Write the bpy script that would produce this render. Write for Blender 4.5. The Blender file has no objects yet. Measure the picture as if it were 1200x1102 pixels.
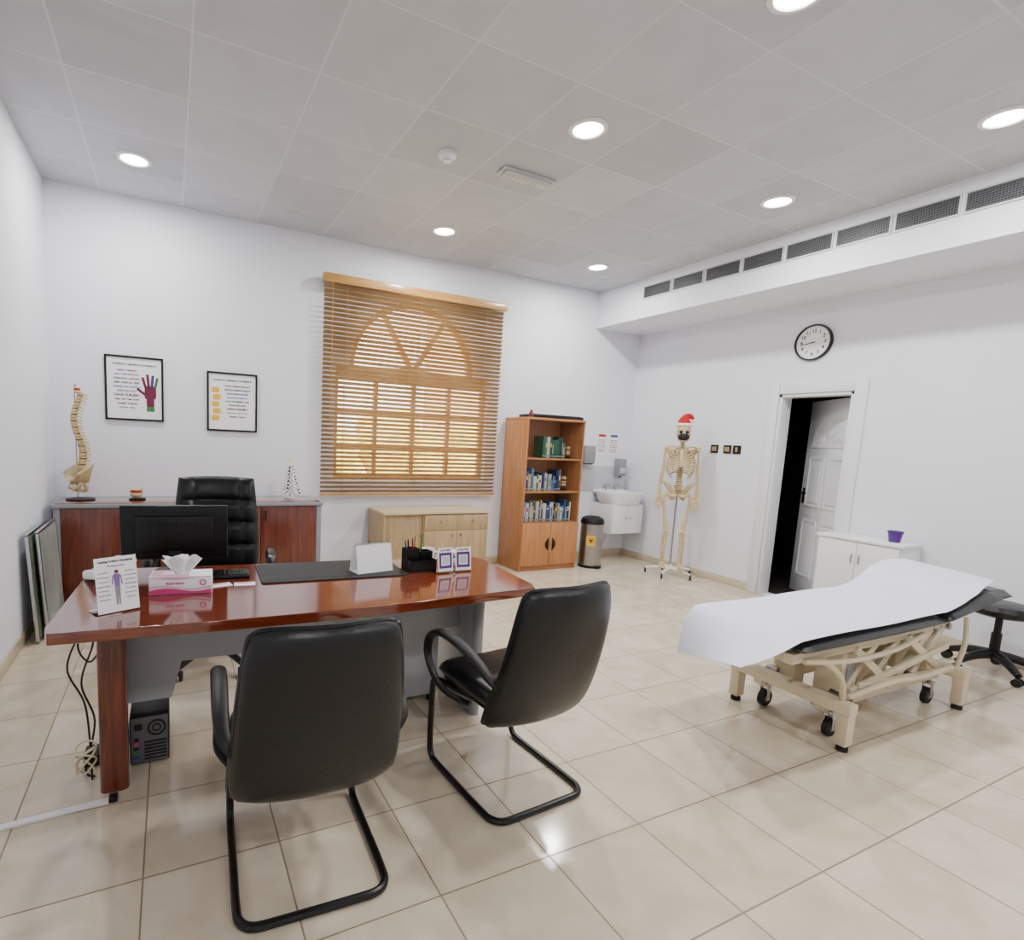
import bpy, bmesh, math, random
from mathutils import Vector, Matrix, Euler
random.seed(7)
COL=bpy.context.scene.collection
pi=math.pi
# ------------------------------------------------------------ materials
def lin(c):
    return tuple(((x/255)/12.92 if x/255<=.04045 else ((x/255+.055)/1.055)**2.4) for x in c)
_m={}
def mat(name,col=(200,200,200),rough=.5,metal=0,noise=.06,ns=12,bump=0,coat=0,emit=0,spec=.5,trans=0,alpha=1):
    if name in _m: return _m[name]
    m=bpy.data.materials.new(name);m.use_nodes=True;nt=m.node_tree;b=nt.nodes["Principled BSDF"]
    c=lin(col)+(1,)
    b.inputs["Base Color"].default_value=c
    b.inputs["Roughness"].default_value=rough;b.inputs["Metallic"].default_value=metal
    b.inputs["Specular IOR Level"].default_value=spec;b.inputs["Coat Weight"].default_value=coat
    b.inputs["Coat Roughness"].default_value=.08
    if emit:
        b.inputs["Emission Color"].default_value=c;b.inputs["Emission Strength"].default_value=emit
    if trans: b.inputs["Transmission Weight"].default_value=trans
    if alpha<1: b.inputs["Alpha"].default_value=alpha
    if noise or bump:
        tc=nt.nodes.new("ShaderNodeTexCoord");n=nt.nodes.new("ShaderNodeTexNoise");n.inputs["Scale"].default_value=ns;n.inputs["Detail"].default_value=4
        nt.links.new(tc.outputs["Object"],n.inputs["Vector"])
        if noise:
            r=nt.nodes.new("ShaderNodeValToRGB")
            r.color_ramp.elements[0].position=.3;r.color_ramp.elements[1].position=.7
            r.color_ramp.elements[0].color=tuple(x*(1-noise) for x in c[:3])+(1,)
            r.color_ramp.elements[1].color=tuple(min(1,x*(1+noise)) for x in c[:3])+(1,)
            nt.links.new(n.outputs["Fac"],r.inputs["Fac"]);nt.links.new(r.outputs["Color"],b.inputs["Base Color"])
        if bump:
            bp=nt.nodes.new("ShaderNodeBump");bp.inputs["Strength"].default_value=bump;bp.inputs["Distance"].default_value=.01
            nt.links.new(n.outputs["Fac"],bp.inputs["Height"]);nt.links.new(bp.outputs["Normal"],b.inputs["Normal"])
    _m[name]=m;return m
def wood(name,c1,c2,axis=0,rough=.3,coat=.3,sc=3.):
    if name in _m: return _m[name]
    m=bpy.data.materials.new(name);m.use_nodes=True;nt=m.node_tree;b=nt.nodes["Principled BSDF"]
    tc=nt.nodes.new("ShaderNodeTexCoord");mp=nt.nodes.new("ShaderNodeMapping")
    s=[14,14,14];s[axis]=1.;mp.inputs["Scale"].default_value=s
    n=nt.nodes.new("ShaderNodeTexNoise");n.inputs["Scale"].default_value=sc;n.inputs["Detail"].default_value=6;n.inputs["Distortion"].default_value=.8
    r=nt.nodes.new("ShaderNodeValToRGB");r.color_ramp.elements[0].position=.32;r.color_ramp.elements[1].position=.68
    r.color_ramp.elements[0].color=lin(c1)+(1,);r.color_ramp.elements[1].color=lin(c2)+(1,)
    nt.links.new(tc.outputs["Object"],mp.inputs["Vector"]);nt.links.new(mp.outputs[0],n.inputs["Vector"])
    nt.links.new(n.outputs["Fac"],r.inputs["Fac"]);nt.links.new(r.outputs["Color"],b.inputs["Base Color"])
    b.inputs["Roughness"].default_value=rough;b.inputs["Coat Weight"].default_value=coat;b.inputs["Coat Roughness"].default_value=.1
    _m[name]=m;return m
def mnode(nt,op,a,bb=None,c=None):
    n=nt.nodes.new("ShaderNodeMath");n.operation=op
    for i,v in enumerate((a,bb,c)):
        if v is None: continue
        if isinstance(v,(int,float)): n.inputs[i].default_value=v
        else: nt.links.new(v,n.inputs[i])
    return n.outputs[0]
def tile_mat(name,size,ox,oy,lw,c_t1,c_t2,c_line,rough,var,marble,lrough=.6,bumpy=0):
    m=bpy.data.materials.new(name);m.use_nodes=True;nt=m.node_tree;b=nt.nodes["Principled BSDF"]
    tc=nt.nodes.new("ShaderNodeTexCoord");sp=nt.nodes.new("ShaderNodeSeparateXYZ");nt.links.new(tc.outputs["Object"],sp.inputs[0])
    ds=[];ids=[]
    for k,o in ((0,ox),(1,oy)):
        q=mnode(nt,'DIVIDE',mnode(nt,'SUBTRACT',sp.outputs[k],o),size)
        ids.append(mnode(nt,'FLOOR',q));fr=mnode(nt,'FRACT',q)
        ds.append(mnode(nt,'MINIMUM',fr,mnode(nt,'SUBTRACT',1.,fr)))
    d=mnode(nt,'MINIMUM',ds[0],ds[1]);line=mnode(nt,'LESS_THAN',d,lw/size/2)
    cb=nt.nodes.new("ShaderNodeCombineXYZ");nt.links.new(ids[0],cb.inputs[0]);nt.links.new(ids[1],cb.inputs[1])
    wn=nt.nodes.new("ShaderNodeTexWhiteNoise");wn.noise_dimensions='2D';nt.links.new(cb.outputs[0],wn.inputs["Vector"])
    n=nt.nodes.new("ShaderNodeTexNoise");n.inputs["Scale"].default_value=marble;n.inputs["Detail"].default_value=7;n.inputs["Distortion"].default_value=1.5
    off=nt.nodes.new("ShaderNodeVectorMath");off.operation='MULTIPLY_ADD';nt.links.new(wn.outputs["Color"],off.inputs[0]);off.inputs[1].default_value=(7,7,7);nt.links.new(tc.outputs["Object"],off.inputs[2])
    nt.links.new(off.outputs[0],n.inputs["Vector"])
    r=nt.nodes.new("ShaderNodeValToRGB");r.color_ramp.elements[0].position=.35;r.color_ramp.elements[1].position=.65
    r.color_ramp.elements[0].color=lin(c_t1)+(1,);r.color_ramp.elements[1].color=lin(c_t2)+(1,)
    nt.links.new(n.outputs["Fac"],r.inputs["Fac"])
    mul=mnode(nt,'MULTIPLY_ADD',wn.outputs["Value"],-var,1.)
    mx=nt.nodes.new("ShaderNodeMix");mx.data_type='RGBA';mx.blend_type='MULTIPLY';mx.inputs[0].default_value=1
    cc=nt.nodes.new("ShaderNodeCombineColor")
    for i in range(3): nt.links.new(mul,cc.inputs[i])
    nt.links.new(r.outputs["Color"],mx.inputs[6]);nt.links.new(cc.outputs[0],mx.inputs[7])
    m2=nt.nodes.new("ShaderNodeMix");m2.data_type='RGBA';nt.links.new(line,m2.inputs[0]);nt.links.new(mx.outputs[2],m2.inputs[6]);m2.inputs[7].default_value=lin(c_line)+(1,)
    nt.links.new(m2.outputs[2],b.inputs["Base Color"])
    nt.links.new(mnode(nt,'MULTIPLY_ADD',line,lrough-rough,rough),b.inputs["Roughness"])
    bp=nt.nodes.new("ShaderNodeBump");bp.inputs["Strength"].default_value=.4;bp.inputs["Distance"].default_value=.003
    nt.links.new(mnode(nt,'SUBTRACT',1.,line),bp.inputs["Height"]);nt.links.new(bp.outputs[0],b.inputs["Normal"])
    return m
# ------------------------------------------------------------ mesh builder
def RZ(a): return Matrix.Rotation(a,4,'Z')
def T(*v): return Matrix.Translation(v)
def XZ(x,y,z): # 2D shape standing upright facing -y
    return T(x,y,z)@Matrix.Rotation(pi/2,4,'X')
class MB:
    def __init__(s): s.bm=bmesh.new();s.mats=[]
    def mi(s,m):
        if m not in s.mats: s.mats.append(m)
        return s.mats.index(m)
    def merge(s,tb,m,M=None):
        if M is not None: tb.transform(M)
        i=s.mi(m)
        for f in tb.faces: f.material_index=i
        tm=bpy.data.meshes.new("tmp");tb.to_mesh(tm);tb.free();s.bm.from_mesh(tm);bpy.data.meshes.remove(tm)
        return s
    def box(s,c,size,m,bev=0,rot=None,seg=2):
        tb=bmesh.new();bmesh.ops.create_cube(tb,size=1)
        bmesh.ops.scale(tb,vec=size,verts=tb.verts)
        if bev: bmesh.ops.bevel(tb,geom=tb.edges[:],offset=min(bev,min(size)*.49),segments=seg,profile=.5,affect='EDGES')
        M=T(*c)
        if rot is not None: M=M@(rot if isinstance(rot,Matrix) else Euler(rot).to_matrix().to_4x4())
        return s.merge(tb,m,M)
    def bb(s,a,b,m,bev=0): # min/max box
        return s.box([(a[i]+b[i])/2 for i in range(3)],[abs(b[i]-a[i]) for i in range(3)],m,bev)
    def cyl(s,p0,p1,r,m,r2=None,seg=16):
        p0=Vector(p0);p1=Vector(p1);d=p1-p0
        tb=bmesh.new();bmesh.ops.create_cone(tb,cap_ends=True,segments=seg,radius1=r,radius2=r if r2 is None else r2,depth=d.length)
        return s.merge(tb,m,Matrix.Translation((p0+p1)/2)@d.to_track_quat('Z','Y').to_matrix().to_4x4())
    def sph(s,c,r,m,rot=None,seg=16):
        tb=bmesh.new();bmesh.ops.create_uvsphere(tb,u_segments=seg,v_segments=max(6,seg*2//3),radius=1)
        if isinstance(r,(int,float)): r=(r,r,r)
        M=T(*c)
        if rot is not None: M=M@Euler(rot).to_matrix().to_4x4()
        return s.merge(tb,m,M@Matrix.Diagonal((*r,1)))
    def tube(s,pts,r,m,seg=8,sm=6,closed=False,flat=1.,up=(0,0,1)):
        P=[Vector(p) for p in pts];n=len(P);out=[];rad=[]
        R=r if isinstance(r,(list,tuple)) else [r]*n
        rng=n if closed else n-1
        for i in range(rng):
            if closed: a,b,c,d=P[(i-1)%n],P[i],P[(i+1)%n],P[(i+2)%n]
            else: a,b,c,d=P[max(i-1,0)],P[i],P[i+1],P[min(i+2,n-1)]
            for k in range(sm):
                t=k/sm
                out.append(.5*((2*b)+(c-a)*t+(2*a-5*b+4*c-d)*t*t+(3*b-a-3*c+d)*t**3));rad.append(R[i]*(1-t)+R[(i+1)%n]*t)
        if not closed: out.append(P[-1]);rad.append(R[-1])
        tb=bmesh.new();rings=[];N=len(out);upv=Vector(up)
        pn=None
        for i,p in enumerate(out):
            if closed: tg=out[(i+1)%N]-out[i-1]
            else: tg=out[min(i+1,N-1)]-out[max(i-1,0)]
            if tg.length<1e-9: tg=Vector((0,0,1))
            tg.normalize()
            if pn is None:
                x=tg.cross(upv)
                if x.length<.1: x=tg.cross(Vector((0,1,0)))
                if x.length<.1: x=tg.cross(Vector((1,0,0)))
                x.normalize()
            else:
                x=pn-tg*pn.dot(tg);x.normalize()
            pn=x;y=tg.cross(x)
            rings.append([tb.verts.new(p+x*math.cos(2*pi*k/seg)*rad[i]+y*math.sin(2*pi*k/seg)*rad[i]*flat) for k in range(seg)])
        for i in range(N if closed else N-1):
            A=rings[i];B=rings[(i+1)%N]
            for k in range(seg): tb.faces.new((A[k],A[(k+1)%seg],B[(k+1)%seg],B[k]))
        if not closed: tb.faces.new(rings[0][::-1]);tb.faces.new(rings[-1])
        bmesh.ops.recalc_face_normals(tb,faces=tb.faces)
        return s.merge(tb,m)
    def lathe(s,prof,m,c=(0,0,0),seg=24,M=None):
        tb=bmesh.new();rings=[]
        for r,z in prof:
            rings.append([tb.verts.new((max(r,1e-4)*math.cos(2*pi*k/seg),max(r,1e-4)*math.sin(2*pi*k/seg),z)) for k in range(seg)])
        for A,B in zip(rings,rings[1:]):
            for k in range(seg): tb.faces.new((A[k],A[(k+1)%seg],B[(k+1)%seg],B[k]))
        if prof[0][0]>.01 and prof[-1][0]>.01:
            A,B=rings[-1],rings[0]
            for k in range(seg): tb.faces.new((A[k],A[(k+1)%seg],B[(k+1)%seg],B[k]))
        else: tb.faces.new(rings[0][::-1]);tb.faces.new(rings[-1])
        bmesh.ops.recalc_face_normals(tb,faces=tb.faces)
        return s.merge(tb,m,T(*c)@(M or Matrix.Identity(4)))
    def plate(s,outline,th,m,M,holes=(),bevel=0):
        cu=bpy.data.curves.new("p","CURVE");cu.dimensions='2D';cu.fill_mode='BOTH';cu.extrude=th/2;cu.bevel_depth=bevel
        for poly in (outline,)+tuple(holes):
            sp=cu.splines.new('POLY');sp.points.add(len(poly)-1);sp.use_cyclic_u=True
            for i,(x,y) in enumerate(poly): sp.points[i].co=(x,y,0,1)
        return s._curve(cu,m,M)
    def text(s,body,size,m,M,align='CENTER',th=.0004,bold=0):
        cu=bpy.data.curves.new("t","FONT");cu.body=body;cu.size=size;cu.align_x=align;cu.align_y='CENTER';cu.extrude=th;cu.resolution_u=2;cu.offset=bold
        return s._curve(cu,m,M)
    def _curve(s,cu,m,M):
        ob=bpy.data.objects.new("t",cu);COL.objects.link(ob)
        dg=bpy.context.evaluated_depsgraph_get();me=bpy.data.meshes.new_from_object(ob.evaluated_get(dg))
        tb=bmesh.new();tb.from_mesh(me);bpy.data.objects.remove(ob);bpy.data.curves.remove(cu);bpy.data.meshes.remove(me)
        return s.merge(tb,m,M)
    def pad(s,fn,th,m,nu=14,nv=14):
        """closed cushion: fn(u,v)->centre point, th(u,v)->half thickness"""
        tb=bmesh.new();F=[];B=[]
        for i in range(nu+1):
            fr=[];br=[]
            for j in range(nv+1):
                u=-1+2*i/nu;v=-1+2*j/nv
                u=math.sin(u*pi/2)*.35+u*.65;v=math.sin(v*pi/2)*.35+v*.65
                e=1e-3
                p=fn(u,v);n=(fn(u+e,v)-fn(u-e,v)).cross(fn(u,v+e)-fn(u,v-e))
                if n.length>0: n.normalize()
                t=th(u,v)
                fr.append(tb.verts.new(p+n*t));br.append(tb.verts.new(p-n*t))
            F.append(fr);B.append(br)
        for i in range(nu):
            for j in range(nv):
                tb.faces.new((F[i][j],F[i+1][j],F[i+1][j+1],F[i][j+1]))
                tb.faces.new((B[i][j+1],B[i+1][j+1],B[i+1][j],B[i][j]))
        for i in range(nu):
            tb.faces.new((F[i+1][0],F[i][0],B[i][0],B[i+1][0]));tb.faces.new((F[i][nv],F[i+1][nv],B[i+1][nv],B[i][nv]))
        for j in range(nv):
            tb.faces.new((F[0][j],F[0][j+1],B[0][j+1],B[0][j]));tb.faces.new((F[nu][j+1],F[nu][j],B[nu][j],B[nu][j+1]))
        bmesh.ops.recalc_face_normals(tb,faces=tb.faces)
        return s.merge(tb,m)
    def obj(s,name,parent=None,loc=(0,0,0),rz=0,ang=35):
        me=bpy.data.meshes.new(name);s.bm.to_mesh(me);s.bm.free()
        for m in s.mats: me.materials.append(m)
        for p in me.polygons: p.use_smooth=True
        me.set_sharp_from_angle(angle=math.radians(ang))
        ob=bpy.data.objects.new(name,me);COL.objects.link(ob);ob.location=loc;ob.rotation_euler=(0,0,rz)
        if parent: ob.parent=parent
        return ob
def thing(name,label,cat,loc=(0,0,0),rz=0,group=None):
    e=bpy.data.objects.new(name,None);COL.objects.link(e);e.location=loc;e.rotation_euler=(0,0,rz);e.empty_display_size=.1
    e["label"]=label;e["category"]=cat
    if group: e["group"]=group
    return e
def tag(ob,label,cat,group=None):
    ob["label"]=label;ob["category"]=cat
    if group: ob["group"]=group
    return ob
def struct(ob): ob["kind"]="structure";return ob
def lab(ob,l): ob["label"]=l;return ob
def padth(t,p=6): return lambda u,v: t*(max(0,1-abs(u)**p)**.5)*(max(0,1-abs(v)**p)**.5)+.002
def rrect(w,h,r,n=5,cx=0,cy=0):
    pts=[]
    for (sx,sy,a0) in ((1,-1,-pi/2),(1,1,0),(-1,1,pi/2),(-1,-1,pi)):
        for k in range(n+1):
            a=a0+pi/2*k/n;pts.append((cx+sx*(w/2-r)+r*math.cos(a),cy+sy*(h/2-r)+r*math.sin(a)))
    return pts
def rect(x0,y0,x1,y1): return [(x0,y0),(x1,y0),(x1,y1),(x0,y1)]
def circ(cx,cy,r,n=32,a0=0,a1=2*pi): return [(cx+r*math.cos(a0+(a1-a0)*k/n),cy+r*math.sin(a0+(a1-a0)*k/n)) for k in range(n)]

# ------------------------------------------------------------ palette
WHITE=mat("wall_paint",(229,231,239),.75,noise=.01,ns=3,bump=.02)
CEIL=tile_mat("ceiling_tiles",.6,2.1815,-2.289,.010,(194,196,202),(201,203,209),(207,209,214),.8,.13,2.)
FLOOR=tile_mat("floor_tiles",.426,2.4772,-3.949,.0058,(198,184,160),(214,201,179),(136,119,96),.12,.05,3.)
BASEM=mat("baseboard_tile",(200,186,162),.25,noise=.05)
GLOSSW=mat("white_gloss",(235,236,238),.3,noise=.01)
DOORW=mat("door_white",(224,226,230),.35,noise=.01)
BLACK=mat("black_leather",(7,8,11),.34,noise=.1,ns=60,bump=.12,spec=.42)
BTUBE=mat("black_tube",(7,7,8),.32,noise=.05,spec=.4)
BPLAST=mat("black_plastic",(11,11,12),.45,noise=.05,spec=.35)
MAHO=wood("mahogany",(90,35,18),(130,58,31),0,.10,.9)
MAHOV=wood("mahogany_upright",(84,34,22),(118,54,34),2,.25,.4)
OAK=wood("beech_upright",(164,106,62),(190,132,82),2,.4,.15)
OAKX=wood("beech_flat",(166,108,62),(192,134,84),0,.4,.15)
GOLD=wood("blind_oak",(168,122,60),(198,150,80),0,.35,.25)
SLAT=wood("blind_slats",(148,116,74),(180,148,102),0,.45,.1)
WFR=wood("window_frame_wood",(176,124,52),(206,154,72),2,.4,.2)
BEIGE=wood("pale_maple",(190,168,134),(208,188,154),0,.45,.1)
BEIGEV=wood("pale_maple_dark",(160,134,98),(182,156,118),2,.45,.1)
GREY=mat("grey_laminate",(138,140,145),.4,noise=.02)
LGREY=mat("light_grey_panel",(192,194,198),.3,noise=.02)
MGREY=mat("mid_grey_panel",(158,160,165),.3,noise=.02)
SILVER=mat("silver_metal",(190,190,192),.25,1,noise=.03)
STEEL=mat("brushed_steel",(170,168,165),.3,1,noise=.08,ns=40)
CREAM=mat("cream_enamel",(214,200,170),.35,noise=.03)
BONE=mat("bone_plastic",(200,178,136),.5,noise=.15,ns=30)
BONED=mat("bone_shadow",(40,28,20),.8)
PAPER=mat("paper_white",(240,240,243),.7,noise=.01)
PAPERB=mat("couch_paper",(220,223,239),.65,noise=.015,ns=6,bump=.1)
INK=mat("ink_black",(12,12,14),.6,noise=0)
RED=mat("red_felt",(180,14,24),.8,noise=.1)
FUR=mat("white_fur",(240,240,240),.9,noise=.05,bump=.5,ns=80)
PURPLE=mat("purple",(80,26,124),.4)
MAUVE=mat("mauve_print",(134,96,160),.5)
MAG=mat("magenta_print",(200,64,126),.45)
PINK=mat("pink_print",(228,168,196),.45)
YEL=mat("yellow_print",(228,180,30),.5)
GREEN=mat("green_print",(50,120,60),.6)
BLUE=mat("blue_print",(30,66,140),.5)
WINE=mat("wine_print",(104,24,56),.6)
RUBBER=mat("rubber",(16,16,17),.7)

# ------------------------------------------------------------ room
W,H,XB,HB=6.316,3.2755,5.576,2.855
YF=-8.2
b=MB()
wx0,wx1,wz0,wz1,acx,ar=2.34,4.10,.97,2.10,3.2,.72
hole=[(wx0,wz0),(wx1,wz0),(wx1,wz1)]+circ(acx,wz1,ar,24,0,pi)+[(acx-ar,wz1),(wx0,wz1)]
b.plate(rect(-.15,0,W+.15,H+.1),.2,WHITE,XZ(0,.1,0),holes=(hole,))
struct(b.obj("wall_back",ang=20))
b=MB();b.bb((-.15,YF,0),(0,0,H+.1),WHITE);struct(b.obj("wall_left"))
b=MB();b.bb((-.15,YF-.15,0),(W+.15,YF,H+.1),WHITE);struct(b.obj("wall_front"))
dy0,dy1,dz=-1.88,-2.54,2.02
b=MB();b.plate(rect(YF,0,0,H+.1),.15,WHITE,Matrix(((0,0,1,W+.075),(1,0,0,0),(0,1,0,0),(0,0,0,1))),holes=(rect(dy1,.0001,dy0,dz),))
struct(b.obj("wall_right",ang=20))
b=MB();b.bb((-.15,YF-.15,-.1),(8.2,.2,0),FLOOR);struct(b.obj("floor"))
b=MB();b.bb((0,YF,H),(W,0,H+.1),CEIL);struct(b.obj("ceiling"))
b=MB();b.bb((XB,YF,HB),(W,0,H),WHITE);struct(b.obj("wall_bulkhead"))
DARK=mat("corridor_shade",(34,24,22),.8)  # darkness of the unlit corridor put into its surface colour
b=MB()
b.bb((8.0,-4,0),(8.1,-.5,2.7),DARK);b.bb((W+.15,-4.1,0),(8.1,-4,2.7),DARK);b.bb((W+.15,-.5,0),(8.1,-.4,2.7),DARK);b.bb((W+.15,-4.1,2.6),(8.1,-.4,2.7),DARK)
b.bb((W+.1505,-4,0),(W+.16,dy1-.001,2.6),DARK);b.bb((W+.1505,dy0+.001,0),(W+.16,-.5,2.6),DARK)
b.bb((W+.16,-4,.001),(8.0,-.5,.004),DARK)  # thin dark sheet over the tiles, painted-in shade of the corridor floor
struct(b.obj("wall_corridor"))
bh,bt=.085,.012
b=MB();b.bb((0,YF,0),(bt,0,bh),BASEM,.003);struct(b.obj("baseboard_left"))
b=MB();b.bb((bt,-bt,0),(W-bt,0,bh),BASEM,.003);struct(b.obj("baseboard_back"))
b=MB();b.bb((W-bt,-1.78,0),(W,0,bh),BASEM,.003);b.bb((W-bt,YF,0),(W,-2.64,bh),BASEM,.003);struct(b.obj("baseboard_right"))
b=MB()
for y in (dy0,dy1):
    s=1 if y==dy0 else -1
    b.bb((W-.022,y,0),(W,y+s*.10,dz+.10),DOORW,.006)
    b.bb((W-.005,y-s*.03,0),(W+.15,y,dz),DOORW,.003)
b.bb((W-.022,dy1,dz),(W,dy0,dz+.10),DOORW,.006);b.bb((W-.005,dy1,dz-.03),(W+.15,dy0,dz),DOORW,.003)
struct(b.obj("trim_1"))
dw=.74
b=MB();b.bb((0,-.02,.01),(dw,.02,dz-.035),DOORW,.003)
def frame2(x0,z0,x1,z1):
    for s in (-1,1):
        b.plate(rect(x0,z0,x1,z1),.012,DOORW,XZ(0,s*.022,0),holes=(rect(x0+.02,z0+.02,x1-.02,z1-.02),),bevel=.002)
        b.plate(rect(x0+.045,z0+.045,x1-.045,z1-.045),.008,DOORW,XZ(0,s*.022,0),bevel=.003)
for x0,x1 in ((.09,.34),(.40,.65)):
    frame2(x0,.2,x1,.78);frame2(x0,.92,x1,1.42)
for s in (-1,1):
    b.plate(circ(.37,1.52,.28,20,0,pi)+[(.09,1.52)],.012,DOORW,XZ(0,s*.022,0),holes=(circ(.37,1.54,.25,20,0.02,pi-.02),),bevel=.002)
    for a0 in (8,51,94,137):
        A=[math.radians(a0+k*7) for k in range(6)]
        b.plate([(.37+.23*math.cos(a),1.545+.23*math.sin(a)) for a in A]+[(.37+.08*math.cos(a),1.545+.08*math.sin(a)) for a in A[::-1]],.01,DOORW,XZ(0,s*.022,0),bevel=.003)
dang=math.atan2(.62,.40)
dl=b.obj("door_1",loc=(W+.17,dy1+.03,0),rz=dang);struct(dl)
b=MB()
for s in (-1,1):
    b.box((dw-.06,s*.026,1.02),(.035,.01,.16),BPLAST,.004)
    b.cyl((dw-.06,s*.02,1.05),(dw-.06,s*.07,1.05),.01,SILVER);b.tube([(dw-.06,s*.068,1.05),(dw-.1,s*.07,1.05),(dw-.17,s*.066,1.05)],.009,BPLAST)
h=b.obj("handle",parent=dl);h["kind"]="structure"

# window joinery
b=MB()
fr=[(wx0,wz0),(wx1,wz0),(wx1,wz1)]+circ(acx,wz1,ar,24,0,pi)+[(acx-ar,wz1),(wx0,wz1)]
holes=[]
cols=[wx0+.05+i*(wx1-wx0-.1+.045)/4 for i in range(4)];cw=(wx1-wx0-.1+.045)/4-.045
rows=[(1.02,1.30),(1.345,1.655),(1.70,1.99)]
for cx_ in cols:
    for z0,z1 in rows: holes.append(rect(cx_,z0,cx_+cw,z1))
for a0,a1 in ((0,56),(60,120),(124,180)):
    A=[math.radians(a0+(a1-a0)*k/10) for k in range(11)]
    off=math.radians((a0+a1)/2);ox,oz=.06*math.cos(off),.06*math.sin(off)
    holes.append([(acx+ox,wz1+.03+oz*.6)]+[(acx+(ar-.07)*math.cos(a),wz1+.03+(ar-.09)*math.sin(a)) for a in A])
b.plate(fr,.05,WFR,XZ(0,.1,0),holes=holes)
struct(b.obj("window_1",ang=20))
GL=bpy.data.materials.new("clear_glass");GL.use_nodes=True
nt=GL.node_tree;nt.nodes.clear();o_=nt.nodes.new("ShaderNodeOutputMaterial");mx=nt.nodes.new("ShaderNodeMixShader");tr=nt.nodes.new("ShaderNodeBsdfTransparent");gl=nt.nodes.new("ShaderNodeBsdfGlossy");gl.inputs["Roughness"].default_value=.02
lw=nt.nodes.new("ShaderNodeLayerWeight");lw.inputs["Blend"].default_value=.12
nt.links.new(lw.outputs["Fresnel"],mx.inputs[0]);nt.links.new(tr.outputs[0],mx.inputs[1]);nt.links.new(gl.outputs[0],mx.inputs[2]);nt.links.new(mx.outputs[0],o_.inputs[0])
# outside
EXG=mat("outside_paving",(244,236,212),.8);EXW=mat("outside_render",(240,196,168),.8);HEDGE=mat("hedge_leaves",(232,212,110),.8,noise=.25,ns=6,bump=.5)
b=MB();b.bb((-6,.21,-.3),(14,14,-.2),EXG);struct(b.obj("trim_2"))
b=MB();b.bb((6.2,6.,-.2),(13,6.3,5.2),EXW)
b.bb((6.1,5.9,5.1),(13,6.4,5.3),mat("outside_roof",(210,150,120),.8))
tag(b.obj("villa_facade"),"peach rendered villa wall seen through the blinds","building")
b=MB()
for i in range(110):
    b.sph((random.uniform(1.5,10),random.uniform(4.0,4.8),random.uniform(0,1.6)),random.uniform(.22,.4),HEDGE,seg=8)
hd=b.obj("hedge");tag(hd,"yellow green hedge outside the window","hedge");hd["kind"]="stuff"

# ------------------------------------------------------------ window blind
bl=thing("venetian_blind","wooden venetian blind with golden headrail over arched window","window blind",(3.19,-.075,0))
hw=1.0
b=MB();b.box((0,-.01,2.885),(2*hw+.03,.075,.075),GOLD,.008);b.box((0,-.05,2.885),(2*hw+.035,.012,.08),GOLD,.004);b.obj("headrail",parent=bl)
b=MB()
zs=2.82;n=46;pitch=(zs-.87)/n
for i in range(n+1):
    b.box((0,0,zs-i*pitch),(2*hw,.048,.003),SLAT,rot=(-.57,0,0))
b.obj("slats",parent=bl)
b=MB();b.box((0,0,.838),(2*hw,.05,.022),GOLD,.004);b.obj("bottom_rail",parent=bl)
for x in (-.78,-.0,.78):
    b=MB()
    for yy in (-.023,.023): b.cyl((x,yy,.85),(x,yy,2.86),.0022,SLAT,seg=5)
    b.obj("ladder_cord",parent=bl)
b=MB();b.tube([(-.93,-.06,2.84),(-.93,-.062,2.2),(-.93,-.06,1.6)],.003,GOLD,seg=6);b.cyl((-.93,-.06,1.6),(-.93,-.06,1.55),.007,GOLD,seg=8);b.obj("pull_cord",parent=bl)

# ------------------------------------------------------------ ceiling fixtures
LAMP=mat("lamp_glow",(255,252,246),.5,emit=22,noise=0)
LP=[(.66,-.74),(3.09,-.75),(4.88,-.74),(3.09,-2.6),(4.90,-2.58),(3.15,-3.75),(4.90,-3.79),(.9,-6.3),(3.1,-6.2),(4.9,-6.2)]  # last three are unseen, added behind the camera to light the room
for x,y in LP:
    e=thing("ceiling_downlight","round white recessed ceiling downlight, lit","light",(x,y,H-.001),group="recessed ceiling downlights")
    b=MB();b.lathe([(.085,-.004),(.088,-.012),(.108,-.010),(.113,-.004),(.113,0),(.085,0)],GLOSSW);b.obj("trim_ring",parent=e)
    b=MB();b.lathe([(.001,-.004),(.086,-.004),(.086,-.001),(.001,-.001)],LAMP);b.obj("lamp_lens",parent=e)
    L=bpy.data.lights.new("downlight_lamp",'AREA');L.shape='DISK';L.size=.16;L.energy=29;L.color=(1,.985,.965)
    lo=bpy.data.objects.new("downlight_lamp",L);COL.objects.link(lo);lo.location=(x,y,H-.02)
b=MB();b.lathe([(.001,-.05),(.03,-.05),(.038,-.042),(.045,-.03),(.058,-.022),(.06,0),(.001,0)],GLOSSW);b.lathe([(.03,-.051),(.034,-.049),(.03,-.046)],GREY)
tag(b.obj("smoke_detector",loc=(2.51,-1.93,H-.001)),"small white round smoke detector on ceiling","smoke detector")
e=thing("emergency_light","flat rectangular clear emergency light fitting on ceiling","light",(3.12,-1.95,H-.001))
b=MB();b.box((0,0,-.010),(.42,.11,.018),LGREY,.004);b.obj("housing",parent=e)
b=MB();b.box((0,0,-.028),(.38,.085,.020),mat("diffuser",(190,190,184),.3),.008)
for i in range(9): b.box((-.16+i*.04,0,-.038),(.004,.07,.002),GREY)
b.obj("diffuser",parent=e)
VD=mat("vent_dark",(40,42,46),.5);VF=mat("vent_white",(200,201,204),.4);VN=mat("vent_fin",(104,106,110),.45)
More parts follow.
